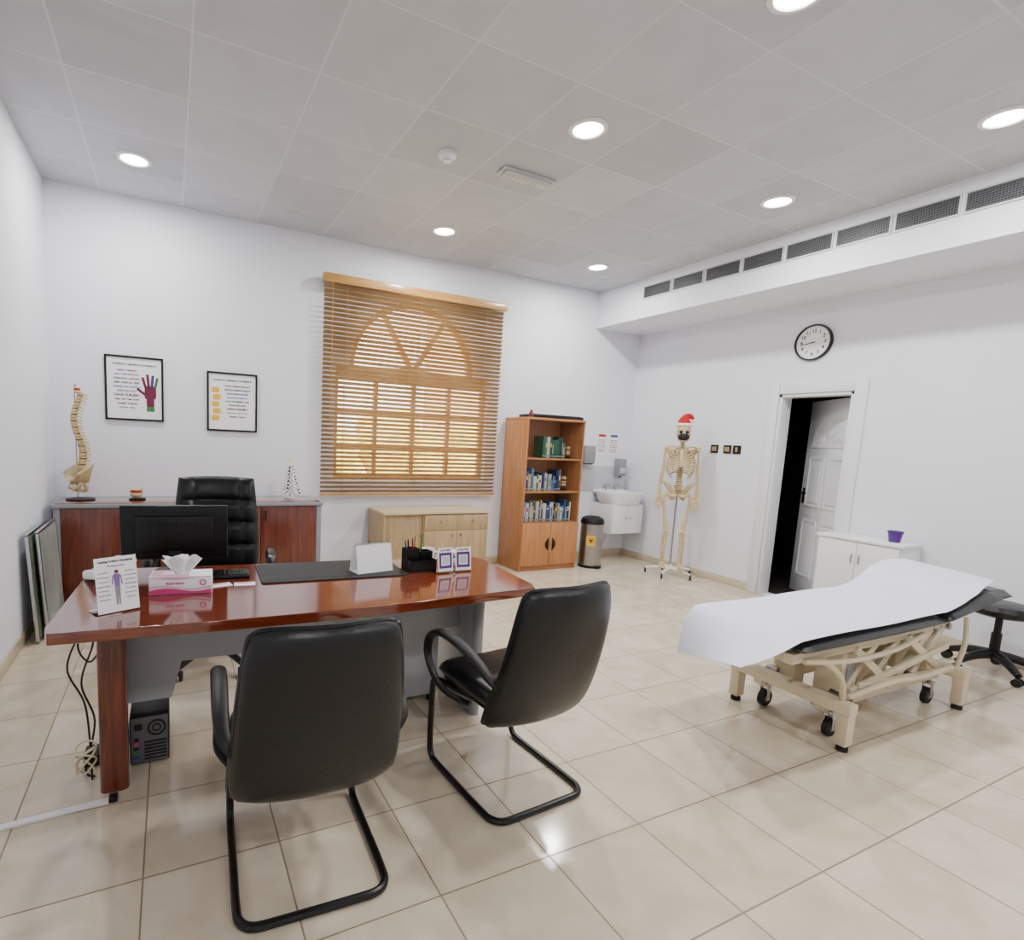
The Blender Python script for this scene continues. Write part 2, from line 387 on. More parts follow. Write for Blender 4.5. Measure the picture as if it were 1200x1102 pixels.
for i in range(14):
    y0=-.72-i*.383;y1=y0-.365
    e=thing("air_vent","grey slatted air conditioning grille set in bulkhead","air vent",(XB,(y0+y1)/2,3.12),group="bulkhead air grilles")
    w=.365/2
    MM=Matrix(((0,0,1,-.006),(1,0,0,0),(0,1,0,0),(0,0,0,1)))
    b=MB();b.plate(rect(-w,-.07,w,.07),.010,VF,MM,holes=(rect(-w+.01,-.058,w-.01,.058),));b.obj("frame",parent=e)
    b=MB();b.box((-.0015,0,0),(.002,2*w-.02,.116),VD)
    for k in range(22): b.box((-.006,-w+.02+k*(2*w-.04)/21,0),(.007,.0022,.116),VN)
    for k in range(8): b.box((-.008,0,-.05+k*.1/7),(.009,2*w-.02,.0035),VN)
    b.obj("fins",parent=e)

# ------------------------------------------------------------ framed posters
def poster(loc,w,h,label,kind):
    e=thing("framed_poster",label,"picture",loc)
    fw=.014
    b=MB();b.plate(rect(0,0,w,h),.018,BPLAST,XZ(0,-.011,0),holes=(rect(fw,fw,w-fw,h-fw),),bevel=.001);b.obj("picture_frame",parent=e)
    b=MB();b.box((w/2,-.008,h/2),(w-2*fw+.002,.006,h-2*fw+.002),PAPER)
    y=-.0115
    b.text("WORKOUT HELPING STATEMENTS",.021,INK,XZ(w/2,y,h-.07),bold=.0008)
    cols_=[WINE,MAUVE,PURPLE,INK,BLUE,MAUVE,GREEN,WINE]
    if kind=='hand':
        words=["HAND THERAPY","FIRST STEP MOTION","STRENGTH  SUPPORT","GRIP  STRETCH  REST","THANK YOU  SLOWLY","EXERCISE DAILY","HAND SURGERY","help  care  heal  move","strength  progress","recover  relax"]
        for i,wd in enumerate(words): b.text(wd,.020 if i!=6 else .026,cols_[i%8] if i!=6 else INK,XZ(w*.37,y,h-.12-i*.034),bold=.0009)
        hx,hz=w*.77,h*.45
        b.plate(rrect(.09,.11,.02,cx=hx,cy=hz),.001,WINE,XZ(0,y,0))
        for k,(dx,l,a) in enumerate(((-.036,.09,.25),(-.012,.115,.08),(.012,.11,-.08),(.036,.09,-.22))):
            M=XZ(hx+dx,y,hz+.04)@Matrix.Rotation(a,4,'Z');b.plate(rrect(.021,l,.009,cx=0,cy=l/2),.001,[WINE,WINE,PURPLE,GREEN][k],M)
        M=XZ(hx-.038,y,hz-.02)@Matrix.Rotation(.9,4,'Z');b.plate(rrect(.022,.08,.010,cx=0,cy=.04),.001,WINE,M)
        b.plate(rrect(.06,.07,.01,cx=hx,cy=hz-.085),.001,WINE,XZ(0,y-.0003,0));b.plate(rrect(.06,.04,.005,cx=hx,cy=hz-.14),.001,GREEN,XZ(0,y-.0003,0))
    else:
        words=["HAND THERAPY SUPPORT","MOTION STRETCH RELAX","BACK SPINE POSTURE","BALANCE STRENGTH","DAILY MOVEMENT CARE","SHOULDER NECK","HAND SURGERY","help  care  heal  move","strength  progress"]
        for i,wd in enumerate(words): b.text(wd,.0185 if i!=6 else .024,cols_[(i+2)%8] if i!=6 else INK,XZ(w*.60,y,h-.12-i*.034),bold=.0009)
        for i in range(5):
            b.plate(rrect(.065,.05,.015,cx=.07+(i%2)*.012,cy=h-.16-i*.062),.001,YEL,XZ(0,y,0))
            b.plate(circ(.07+(i%2)*.012,h-.16-i*.062,.009,10),.0012,BONE,XZ(0,y-.0005,0))
    b.obj("print",parent=e)
poster((.3825,-.001,1.4686),.436,.534,"black framed word poster with dark red and green hand",'hand')
poster((1.168,-.001,1.412),.43,.525,"black framed word poster with yellow figures beside text",'yel')

# ------------------------------------------------------------ wall clock
e=thing("wall_clock","round white wall clock with thin black rim above door","clock",(W-.001,-2.14,2.485),rz=-pi/2)
RXM=Matrix.Rotation(pi/2,4,'X')
b=MB();b.lathe([(.150,0),(.165,0),(.168,.02),(.162,.035),(.152,.035),(.149,.02)],BTUBE,M=RXM,seg=48);b.obj("rim",parent=e)
b=MB();b.lathe([(.001,0),(.15,0),(.15,.018),(.001,.018)],PAPER,M=RXM,seg=48)
for k in range(1,13):
    a=pi/2-k*pi/6;b.text(str(k),.044,INK,XZ(.104*math.cos(a),-.0185,.104*math.sin(a)),bold=.0012)
for k in range(60):
    a=k*pi/30;b.box((.139*math.cos(a),-.0185,.139*math.sin(a)),(.010 if k%5==0 else .005,.001,.0022),INK,rot=(0,-a,0))
b.obj("dial",parent=e)
for nm,L_,wd,ang in (("hour_hand",.07,.008,8.72/12),("minute_hand",.11,.006,43.5/60)):
    a=pi/2-ang*2*pi;b=MB();b.box((.4*L_*math.cos(a),-.021 if nm[0]=='h' else -.0235,.4*L_*math.sin(a)),(L_*1.2,.0015,wd),INK,rot=(0,-a,0));b.obj(nm,parent=e)
b=MB();b.cyl((0,-.018,0),(0,-.026,0),.007,INK);b.obj("center_cap",parent=e)

for i,(y,z,w_) in enumerate(((-1.23,1.46,.085),(-1.385,1.46,.085),(-1.495,1.46,.085))):
    e=thing("light_switch","dark bronze framed light switch on white wall","switch",(W-.001,y,z),rz=-pi/2,group="wall switches")
    b=MB();b.plate(rrect(w_,.088,.006),.01,mat("bronze",(44,32,26),.35,.4),XZ(0,-.006,0),bevel=.001);b.obj("switch_plate",parent=e)
    b=MB()
    for s in ((-1,1) if i<2 else (0,)): b.box((s*.015,-.014,0),(.026,.006,.05),mat("switch_cream",(160,140,112),.4),.002,rot=(.06,0,0))
    b.obj("rocker",parent=e)

# ------------------------------------------------------------ desk
e=thing("office_desk","large glossy red-brown desk with silver end panels","desk",(0,0,0))
N=20
front=[(.50+1.93*i/N,-3.262-.045*math.sin(pi*i/N)) for i in range(N+1)]
top=front+[(2.455,-3.20),(2.50,-2.66),(2.47,-2.60)]+[(2.4,-2.585),(.56,-2.40),(.525,-2.43)]+[(.485,-3.2)]
b=MB();b.plate(top,.034,MAHO,T(0,0,.731),bevel=.003);b.obj("desktop",parent=e)
for x in (.655,2.30):
    b=MB();b.plate(rrect(.10 if x<1 else .055,.07 if x<1 else .055,.025,cx=x,cy=-2.985),.712,MAHOV if x<1 else GREY,T(0,0,.356),bevel=.0);ob=b.obj("leg",parent=e)
    lab(ob,"rounded red-brown leg" if x<1 else "slim grey leg")
    b=MB();b.bb((x-.012,-2.955,.02),(x+.012,-2.56,.712),MGREY,.004);b.bb((x-.03,-2.97,0),(x+.03,-2.52,.025),GREY,.004);b.obj("end_panel",parent=e)
b=MB();b.plate([(.67,.26),(.86,.26),(.90,.42),(2.285,.42),(2.285,.712),(.67,.712)],.02,MGREY,XZ(0,-2.80,0),bevel=.002);b.obj("modesty_panel",parent=e)
e=thing("drawer_pedestal","grey drawer pedestal beneath the desk","drawer unit",(1.98,-2.76,0))
b=MB();b.bb((-.2,-.02,.04),(.2,.20,.66),MGREY,.004)
for x in (-.17,.17):
    for y in (.0,.17): b.cyl((x,y,0),(x,y,.05),.02,BPLAST,seg=10)
b.obj("body",parent=e)
for k in range(3):
    b=MB();b.bb((-.19,.20,.06+k*.197),(.19,.215,.247+k*.197),MGREY,.003);d=b.obj("drawer",parent=e)
    b=MB();b.box((0,.222,.19+k*.197),(.1,.015,.01),SILVER,.003);b.obj("handle",parent=d)

# ------------------------------------------------------------ visitor chairs
def visitor_chair(loc,rz,label):
    e=thing("visitor_chair",label,"chair",loc,rz,group="visitor chairs at the desk")
    def cf(u,v):
        wv=.240-.024*v
        x=u*wv*(1-.08*abs(v)**6)
        z=.643+v*.288*(1-.045*abs(u)**6)
        y=-.255-.075*v+.045*u*u-.028*(1-v*v)
        return Vector((x,y,z))
    b=MB();b.pad(cf,padth(.034,7),BLACK,26,26)
    loop=[]
    for a,c in [(-1,-.85),(-1,0),(-1,.85),(-.95,.97),(-.8,1),(0,1),(.8,1),(.95,.97),(1,.85),(1,0),(1,-.85),(.95,-.97),(.8,-1),(0,-1),(-.8,-1),(-.95,-.97)]: loop.append(cf(a*.985,c*.985))
    b.tube(loop,.010,BLACK,closed=True,seg=6)
    b.obj("backrest",parent=e)
    def sf(u,v):
        return Vector((u*.235*(1-.10*abs(v)**5),.03+v*.235*(1-.08*abs(u)**5),.445-.025*max(0,v)**3+.012*u*u))
    b=MB();b.pad(sf,padth(.045),BLACK,18,18);b.box((0,.03,.4),(.40,.38,.015),BPLAST,.005);b.obj("seat",parent=e)
    x=.228;f=.262;bk=-.235
    r=.0135
    side=lambda s:[(s*.15,-.05,.385),(s*.19,.1,.385),(s*.215,f-.05,.385),(s*x,f-.012,.375),(s*x,f,.34),(s*x,f+.004,.2),(s*x,f,.07),(s*x,f-.018,.025),(s*x,f-.06,r),(s*x,.05,r),(s*x,bk+.09,r),(s*(x-.008),bk+.03,r),(s*(x-.045),bk,r)]
    L_=side(-1)+[(-.1,bk-.004,r),(.1,bk-.004,r)]+side(1)[::-1]
    b=MB();b.tube(L_,r,BTUBE,seg=10,sm=6)
    b.cyl((-.2,.1,.385),(.2,.1,.385),.01,BTUBE);b.obj("frame",parent=e)
    for s in (-1,1):
        b=MB();xx=s*.270
        b.tube([(s*.235,-.04,.40),(xx,.06,.405),(xx,.17,.425),(xx,.245,.50),(xx,.235,.585),(xx,.15,.635),(xx,.02,.64),(xx,-.11,.615),(s*.262,-.19,.575),(s*.235,-.215,.54)],[.014,.016,.017,.019,.023,.026,.026,.024,.02,.014],BPLAST,seg=10,flat=.62,up=(0,0,1))
        b.obj("armrest",parent=e)
    return e
visitor_chair((1.265,-3.625,0),math.radians(-3),"black leather cantilever visitor chair facing the desk squarely")
visitor_chair((2.155,-3.51,0),math.radians(4),"black leather cantilever visitor chair angled beside the desk corner")

# ------------------------------------------------------------ executive chair
e=thing("executive_chair","tall black leather executive swivel chair behind desk","chair",(1.10,-1.86,0),math.radians(-8))
def cf(u,v):
    x=u*(.25-.015*v)*math.sqrt(1-.1*v*v);z=.82+v*.31*math.sqrt(1-.06*u*u)
    return Vector((x,.22+.07*(v+1)*.5-.05*u*u,z))
def bt_(u,v): return padth(.055)(u,v)*(1-.35*math.exp(-((v-.5)/.06)**2)-.35*math.exp(-((v-.05)/.06)**2)-.3*math.exp(-((v+.4)/.06)**2)-.2*math.exp(-((abs(u)-.6)/.06)**2))
b=MB();b.pad(cf,bt_,BLACK,26,40);b.obj("backrest",parent=e)
b=MB();b.pad(lambda u,v:Vector((u*.26*math.sqrt(1-.1*v*v),-.03+v*.25*math.sqrt(1-.1*u*u),.49+.01*v)),padth(.055),BLACK,16,16);b.box((0,0,.425),(.25,.25,.03),BPLAST,.01);b.obj("seat",parent=e)
for s in (-1,1):
    b=MB();b.tube([(s*.2,.1,.45),(s*.31,.1,.46),(s*.325,.08,.6),(s*.325,.0,.68),(s*.325,-.12,.69),(s*.325,-.22,.67),(s*.32,-.2,.55),(s*.27,-.12,.46)],[.018,.02,.02,.028,.032,.028,.018,.016],BLACK,seg=10);b.obj("armrest",parent=e)
b=MB();b.cyl((0,0,.1),(0,0,.25),.03,BTUBE);b.cyl((0,0,.25),(0,0,.42),.016,SILVER);b.obj("gas_lift",parent=e)
b=MB()
for k in range(5):
    a=k*2*pi/5+.3;b.tube([(.0,0,.13),(.15*math.cos(a),.15*math.sin(a),.11),(.30*math.cos(a),.30*math.sin(a),.075)],[.03,.024,.016],BPLAST,seg=8)
b.obj("star_base",parent=e)
for k in range(5):
    a=k*2*pi/5+.3;c=(.30*math.cos(a),.30*math.sin(a))
    b=MB();b.cyl((c[0]-.012,c[1],.028),(c[0]-.028,c[1],.028),.028,RUBBER);b.cyl((c[0]+.012,c[1],.028),(c[0]+.028,c[1],.028),.028,RUBBER);b.cyl((c[0],c[1],.028),(c[0],c[1],.08),.01,BPLAST);b.box((c[0],c[1],.045),(.03,.03,.03),BPLAST,.01);b.obj("castor",parent=e)

# ------------------------------------------------------------ credenza behind desk
e=thing("credenza","long red-brown credenza with grey top and sides","cabinet",(0,0,0))
cx0,cx1,cyf,cyb,ch=.07,2.10,-.50,-.02,.82
b=MB();b.bb((cx0-.01,cyf-.02,ch-.035),(cx1+.01,cyb,ch-.004),GREY,.004);b.bb((cx0+.01,cyf+.0,ch-.004),(cx1-.01,cyb-.01,ch),MAHO,.001);b.obj("top",parent=e)
b=MB();b.bb((cx0,cyf,0),(cx0+.045,cyb,ch-.035),GREY,.004);b.bb((cx1-.045,cyf,0),(cx1,cyb,ch-.035),GREY,.004)
b.bb((cx0+.045,cyf+.02,.04),(cx1-.045,cyb,ch-.036),MAHOV);b.obj("body",parent=e)
nd=4;wd=(cx1-cx0-.09)/nd
for k in range(nd):
    x0=cx0+.045+k*wd
    b=MB();b.bb((x0+.003,cyf,.05),(x0+wd-.003,cyf+.02,ch-.042),MAHOV,.002);d=b.obj("door",parent=e)
    hx=x0+wd-.04 if k%2==0 else x0+.04
    b=MB();b.box((hx,cyf-.014,ch-.12),(.012,.01,.09),BPLAST,.003)
    for zz in (-.03,.03): b.cyl((hx,cyf,ch-.12+zz),(hx,cyf-.014,ch-.12+zz),.004,BPLAST,seg=8)
    b.obj("handle",parent=d)

# ------------------------------------------------------------ low maple cabinet
e=thing("low_cabinet","pale maple low cupboard with drawers beneath the window","cabinet",(0,0,0))
x0,x1,yf,yb,hh=2.72,3.90,-.47,-.03,.70
b=MB();b.bb((x0-.01,yf-.02,hh-.025),(x1+.01,yb,hh),BEIGE,.003);b.obj("top",parent=e)
xm=x0+.42
b=MB();b.bb((x0,yf,0),(x0+.02,yb,hh-.025),BEIGEV,.001);b.bb((x1-.02,yf,0),(x1,yb,hh-.025),BEIGEV,.001);b.bb((x0+.02,yb-.01,.0),(x1-.02,yb,hh-.025),BEIGEV)
b.bb((xm,yf,.0),(xm+.02,yb-.01,hh-.025),BEIGEV,.001);b.bb((x0+.02,yf+.01,.06),(x1-.02,yb-.01,.08),BEIGEV);b.bb((x0+.02,yf+.03,0),(x1-.02,yf+.045,.06),BEIGEV);b.bb((x0+.02,yf+.02,.08),(xm,yf+.035,hh-.026),BEIGEV,.001);b.obj("body",parent=e)
w_=(x1-xm-.02)/2
for k in range(2):
    a=xm+.01+k*w_
    b=MB();b.bb((a+.002,yf-.018,.51),(a+w_-.002,yf,hh-.035),BEIGEV,.002);d=b.obj("drawer",parent=e)
    b=MB();b.cyl((a+w_*.5,yf-.018,.60),(a+w_*.5,yf-.034,.60),.014,STEEL);b.obj("knob",parent=d)
    b=MB();b.bb((a+.002,yf-.018,.07),(a+w_-.002,yf,.506),BEIGEV,.002);d=b.obj("door",parent=e)
    hx=a+w_-.05 if k==0 else a+.05
    b=MB();b.cyl((hx,yf-.018,.46),(hx,yf-.034,.46),.012,STEEL);b.obj("knob",parent=d)

# ------------------------------------------------------------ bookcase
kx0,kx1,kyf,kyb,kh=4.34,5.13,-.46,-.025,1.71
e=thing("bookcase","tall beech bookcase with glass upper doors full of books","bookcase",(0,0,0))
b=MB();b.bb((kx0,kyf,0),(kx0+.02,kyb,kh-.02),OAK,.001);b.bb((kx1-.02,kyf,0),(kx1,kyb,kh-.02),OAK,.001);b.bb((kx0-.006,kyf-.01,kh-.025),(kx1+.006,kyb,kh),OAKX,.002)
b.bb((kx0+.02,kyb-.01,0),(kx1-.02,kyb,kh-.02),OAK);b.bb((kx0+.02,kyf+.02,0),(kx1-.02,kyf+.035,.06),OAKX);b.bb((kx0+.02,kyf+.02,.06),(kx1-.02,kyb-.01,.08),OAKX);b.obj("body",parent=e)
SH=[.55,.90,1.27]
for z in SH: b=MB();b.bb((kx0+.02,kyf+.006,z-.018),(kx1-.02,kyb-.01,z+.002),OAKX,.001);b.obj("shelf",parent=e)
for k in range(2):
    a=kx0+.003+k*.393
    b=MB();b.bb((a,kyf-.018,.065),(a+.388,kyf,.545),OAK,.002);d=b.obj("door",parent=e);lab(d,"solid beech lower door")
    hx=a+.36 if k==0 else a+.028;s=1 if k==0 else -1
    b=MB();b.plate([(hx,.24)]+[(hx-s*.035*math.sin(pi*q/8),.24+.13*q/8) for q in range(1,8)]+[(hx,.37)],.012,BPLAST,XZ(0,kyf-.026,0),bevel=.002);b.obj("handle",parent=d)
    b=MB();b.bb((a,kyf-.008,.56),(a+.388,kyf-.004,1.68),GL);d=b.obj("glass_door",parent=e);lab(d,"clear frameless glass door")
    b=MB();b.box((hx,kyf-.014,1.06),(.014,.012,.06),BPLAST,.003);b.obj("handle",parent=d)
bc=[(24,40,84),(120,30,34),(226,224,218),(30,88,60),(24,24,30),(180,146,66),(62,104,148),(78,58,100),(170,174,180),(36,62,120),(26,64,66),(78,108,84),(196,190,170),(70,76,84)]
cnm=["navy blue","dark red","white","dark green","black","mustard","light blue","purple","pale grey","blue","dark teal","grey green","cream","slate grey"]
pick=[0,3,3,4,9,10,11,11,6,6,1,2,8,8,5,7,12,13,0]
def book(x,z,w,h,dp,ci,tilt=0,grp=""):
    b=MB();cm=mat("book_cover_%d"%ci,bc[ci],.5,noise=.04)
    for xx in (.0015,w-.0015): b.box((xx,dp/2,h/2),(.003,dp,h),cm)
    b.box((w/2,.0015,h/2),(w,.004,h),cm,.001)
    b.box((w/2,dp/2,h/2),(w-.006,dp-.012,h-.008),PAPER)
    st=random.random();lt=ci in(2,8,12)
    if st<.35: b.box((w/2,-.0008,h*random.uniform(.6,.8)),(w*.5,.001,h*random.uniform(.08,.25)),random.choice([YEL,LGREY,PAPER,LGREY]) if not lt else random.choice([BLUE,INK,RED]))
    elif st<.7: b.box((w/2,-.0008,h*.5),(w*.3,.001,h*.5),LGREY if not lt else INK)
    b.box((w/2,-.0008,h*.1),(w*.8,.001,h*.03),LGREY if not lt else INK)
    o=b.obj("book",loc=(x,kyf+.06,z));o.rotation_euler=(0,tilt,0)
    tag(o,"%s upright book on a bookcase shelf"%cnm[ci],"book",grp)
for z,xs,xe,g_,pk in ((1.272,4.60,4.90,"books on the top shelf",[3,3,11,10,11,3,8,4,12]),(.902,4.40,4.86,"books on the middle shelf",pick),(.552,4.40,5.05,"books on the bottom shelf",pick)):
    x=xs
    while x<xe:
        w=random.uniform(.012,.042);h_=random.uniform(.16,.25)
        book(x,z+.001,w,h_,random.uniform(.15,.2),random.choice(pk),0,g_);x+=w+.0015
def ornament(x,z,s,lbl):
    b=MB();b.lathe([(.001,0),(.05*s,0),(.05*s,.012),(.03*s,.02),(.001,.02)],BPLAST)
    for k in range(3):
        b.sph((0,0,.05*s+k*.04*s+.01),(.035*s,.03*s,.016*s),BONE);b.lathe([(.001,-.006*s),(.028*s,-.006*s),(.028*s,.006*s),(.001,.006*s)],WINE if k==1 else BONE,c=(0,0,.07*s+k*.04*s+.01))
        for q in (-1,1): b.cyl((0,0,.05*s+k*.04*s+.01),(q*.05*s,.01,.05*s+k*.04*s+.015),.007*s,BONE,r2=.003,seg=8)
    tag(b.obj("vertebra_model",loc=(x,kyf+.14,z+.002)),lbl,"anatomical model")
ornament(5.02,1.272,.8,"small vertebra model on bookcase top shelf");ornament(4.99,.902,.95,"vertebra model with disc on bookcase middle shelf")
b=MB();b.box((0,0,.018),(.70,.28,.035),BPLAST,.008);b.box((0,0,.037),(.64,.24,.006),BPLAST,.002);tag(b.obj("flat_case",loc=(4.775,-.29,kh+.001)),"flat black case lying on top of the bookcase","case")
b=MB();b.lathe([(.001,0),(.022,0),(.026,.02),(.02,.05),(.012,.06),(.014,.075),(.001,.08)],mat("dark_red_ornament",(100,24,24),.4));tag(b.obj("ornament",loc=(4.385,-.44,kh+.001)),"small dark red ornament on top of the bookcase","ornament")

# ------------------------------------------------------------ pedal bin
e=thing("pedal_bin","round steel pedal bin with black lid and hazard sticker","bin",(5.37,-.44,0))
b=MB();b.lathe([(.001,.02),(.128,.02),(.13,.05),(.13,.52),(.001,.52)],STEEL,seg=32);b.obj("body",parent=e)
b=MB();b.lathe([(.001,0),(.134,0),(.134,.03),(.001,.03)],BPLAST,seg=32);b.obj("base",parent=e)
b=MB();b.lathe([(.135,.52),(.137,.545),(.12,.585),(.08,.605),(.001,.612)],BPLAST,seg=32);b.obj("lid",parent=e)
b=MB();b.box((0,-.15,.02),(.05,.06,.012),BPLAST,.004);b.obj("pedal",parent=e)
b=MB()
M0=RZ(-.75)@XZ(0,-.133,.33)
b.plate(rrect(.10,.12,.008),.002,YEL,M0)
for k in range(3):
    a=pi/2+k*2*pi/3;b.plate(circ(.02*math.cos(a),.02*math.sin(a),.02,18),.003,INK,M0,holes=(circ(.024*math.cos(a),.024*math.sin(a),.013,14),))
b.plate(circ(0,0,.012,16),.0032,INK,M0,holes=(circ(0,0,.007,10),));b.obj("sticker",parent=e)

# ------------------------------------------------------------ sink
e=thing("wash_basin","white ceramic wash basin over wall-hung vanity cupboard","sink",(5.98,0,0))
def basin(b):
    tb=bmesh.new();n=28;rings=[]
    for sc,z in ((.70,.712),(.86,.73),(.97,.80),(1.,.86),(.995,.872),(.90,.872),(.86,.85),(.7,.785),(.3,.765),(.02,.762)):
        ring=[]
        for k in range(n):
            a=2*pi*k/n;c,s=math.cos(a),math.sin(a)
            x=.29*math.copysign(abs(c)**.7,c)*sc;y=-.235+.205*math.copysign(abs(s)**(.5 if s>0 else .85),s)*(sc if s<0 or sc<.9 else 1)
            ring.append(tb.verts.new((x,y,z)))
        rings.append(ring)
    for A,B in zip(rings,rings[1:]):
        for k in range(n): tb.faces.new((A[k],A[(k+1)%n],B[(k+1)%n],B[k]))
    tb.faces.new(rings[0][::-1]);tb.faces.new(rings[-1]);bmesh.ops.recalc_face_normals(tb,faces=tb.faces);b.merge(tb,GLOSSW)
b=MB();basin(b);b.box((0,-.03,.86),(.5,.06,.05),GLOSSW,.01);b.obj("basin",parent=e)
for sx in (-.08,.08):
    b=MB()
    b.cyl((sx,-.05,.87),(sx,-.05,.93),.016,SILVER);b.tube([(sx,-.05,.92),(sx,-.08,.945),(sx,-.12,.94),(sx,-.13,.92)],.010,SILVER);b.sph((sx,-.05,.945),(.02,.02,.012),SILVER,seg=10);b.obj("tap",parent=e)
b=MB();b.bb((-.25,-.37,.36),(.25,-.01,.725),GLOSSW,.003);b.obj("vanity_body",parent=e)
for k in (-1,1):
    b=MB();b.bb((min(0,k*.248)+.002,-.388,.365),(max(0,k*.248)-.002,-.37,.72),GLOSSW,.002);d=b.obj("door",parent=e)
    b=MB();b.cyl((k*.035,-.388,.56),(k*.035,-.41,.56),.01,SILVER);b.obj("knob",parent=d)
b=MB();b.tube([(-.05,-.12,.38),(-.06,-.12,.24),(-.15,-.10,.12),(-.22,-.08,.08),(-.23,-.07,.0)],.018,GLOSSW);b.obj("waste_pipe",parent=e)
b=MB();b.bb((5.50,-.008,.86),(6.30,-.0005,1.18),mat("splashback",(190,193,200),.2,noise=.02),.001);struct(b.obj("trim_3"))
e=thing("towel_dispenser","grey wall mounted paper towel dispenser above bin","dispenser",(5.55,-.001,1.22))
b=MB();b.box((0,-.06,.1),(.17,.11,.22),GREY,.012);b.obj("body",parent=e);b=MB();b.box((0,-.075,-.012),(.12,.06,.02),BPLAST,.004);b.obj("outlet",parent=e)
e=thing("soap_dispenser","grey soap dispenser above the wash basin","dispenser",(6.12,-.001,1.05))
b=MB();b.box((0,-.05,.12),(.13,.09,.22),GREY,.010);b.obj("body",parent=e);b=MB();b.box((0,-.098,.08),(.09,.012,.07),LGREY,.004);b.cyl((0,-.06,.02),(0,-.06,-.01),.012,BPLAST);b.obj("push_lever",parent=e)
for x,c_,lb_ in ((5.82,RED,"small hygiene notice with red heading on wall"),(6.02,BLUE,"small hygiene notice with blue heading on wall")):
    b=MB();b.box((0,-.002,.13),(.14,.002,.26),PAPER);b.box((0,-.0035,.235),(.12,.001,.03),c_)
    for k in range(3):
        for j in range(2): b.box((-.03+.06*j,-.0035,.045+k*.06),(.045,.001,.04),(BLUE,RED)[(k+j)%2]);b.box((-.03+.06*j,-.0042,.045+k*.06),(.03,.001,.025),PAPER)
    tag(b.obj("wall_notice",loc=(x,-.001,1.33)),lb_,"poster")

# ------------------------------------------------------------ skeleton
SKL=(5.97,-1.09,0);SKR=math.radians(-48)
e=thing("anatomical_skeleton","life-size teaching skeleton hanging on a wheeled stand","skeleton model",SKL,SKR)
b=MB();b.sph((0,.005,1.645),(.072,.09,.085),BONE,seg=20);b.sph((0,-.045,1.60),(.052,.045,.05),BONE);b.box((0,-.06,1.565),(.055,.04,.035),BONE,.012)
for s in (-1,1): b.sph((s*.03,-.075,1.625),(.020,.018,.018),BONED);b.sph((s*.055,-.045,1.6),(.016,.03,.01),BONE)
b.sph((0,-.09,1.598),(.009,.01,.014),BONED);b.obj("skull",parent=e)
b=MB();b.tube([(-.05,-.005,1.60),(-.046,-.03,1.545),(0,-.085,1.53),(.046,-.03,1.545),(.05,-.005,1.60)],.012,BONE,seg=8);b.obj("jaw",parent=e)
b=MB()
for k in range(24):
    z=1.54-k*.0235;y=.02+.02*math.sin((1.54-z)*9);r=.020+.0008*k
    b.lathe([(.001,-.009),(r,-.009),(r*.85,0),(r,.009),(.001,.009)],BONE,c=(0,y,z),seg=10);b.box((0,y+.025,z-.005),(.006,.03,.01),BONE,.002)
    b.box((0,y+.01,z),(.058,.008,.010),BONE,.002)
    b.cyl((0,y,z-.009),(0,y,z-.0145),r*.7,BONED,seg=8)
b.obj("spine",parent=e)
b=MB()
for k in range(12):
    z=1.455-k*.026;w=[.06,.088,.11,.125,.136,.143,.146,.146,.142,.134,.12,.10][k];dp=[.05,.07,.085,.095,.1,.105,.105,.1,.095,.09,.08,.06][k]
    for s in (-1,1):
        pts=[(s*.012,.035,z+.01),(s*w*.6,.055,z+.012),(s*w,.0,z-.02),(s*w*.82,-dp*.75,z-.05)]
        if k<9: pts.append((s*.016,-dp,z-.055+k*.004))
        b.tube(pts,.0088,BONE,seg=6,sm=5)
b.box((0,-.085,1.34),(.038,.014,.19),BONE,.005,rot=(-.18,0,0));b.obj("ribcage",parent=e)
for s in (-1,1):
    b=MB();b.tube([(s*.02,-.06,1.445),(s*.09,-.05,1.465),(s*.155,.0,1.46)],.0105,BONE,seg=6);b.plate([(0,0),(.09,.03),(.11,0),(.03,-.14)],.008,BONE,T(s*.055,.065,1.42)@Matrix.Rotation(pi/2,4,'X')@Matrix.Diagonal((s,1,1,1)));b.obj("shoulder_blade",parent=e)
b=MB()
for s in (-1,1):
    b.pad(lambda u,v:Vector((s*(.082+.058*v+.028*u),.02-.06*u*(.5+v*.5),.99+.078*v+.01*u)),padth(.016,4),BONE,8,8)
    b.tube([(s*.10,-.01,.95),(s*.07,-.045,.92),(s*.015,-.055,.925)],.017,BONE,seg=7);b.tube([(s*.09,.01,.93),(s*.06,.02,.88),(s*.03,-.03,.90)],.014,BONE,seg=7)
b.plate([(-.045,.05),(.045,.05),(.012,-.06),(-.012,-.06)],.02,BONE,XZ(0,.04,.98),bevel=.004);b.obj("pelvis",parent=e)
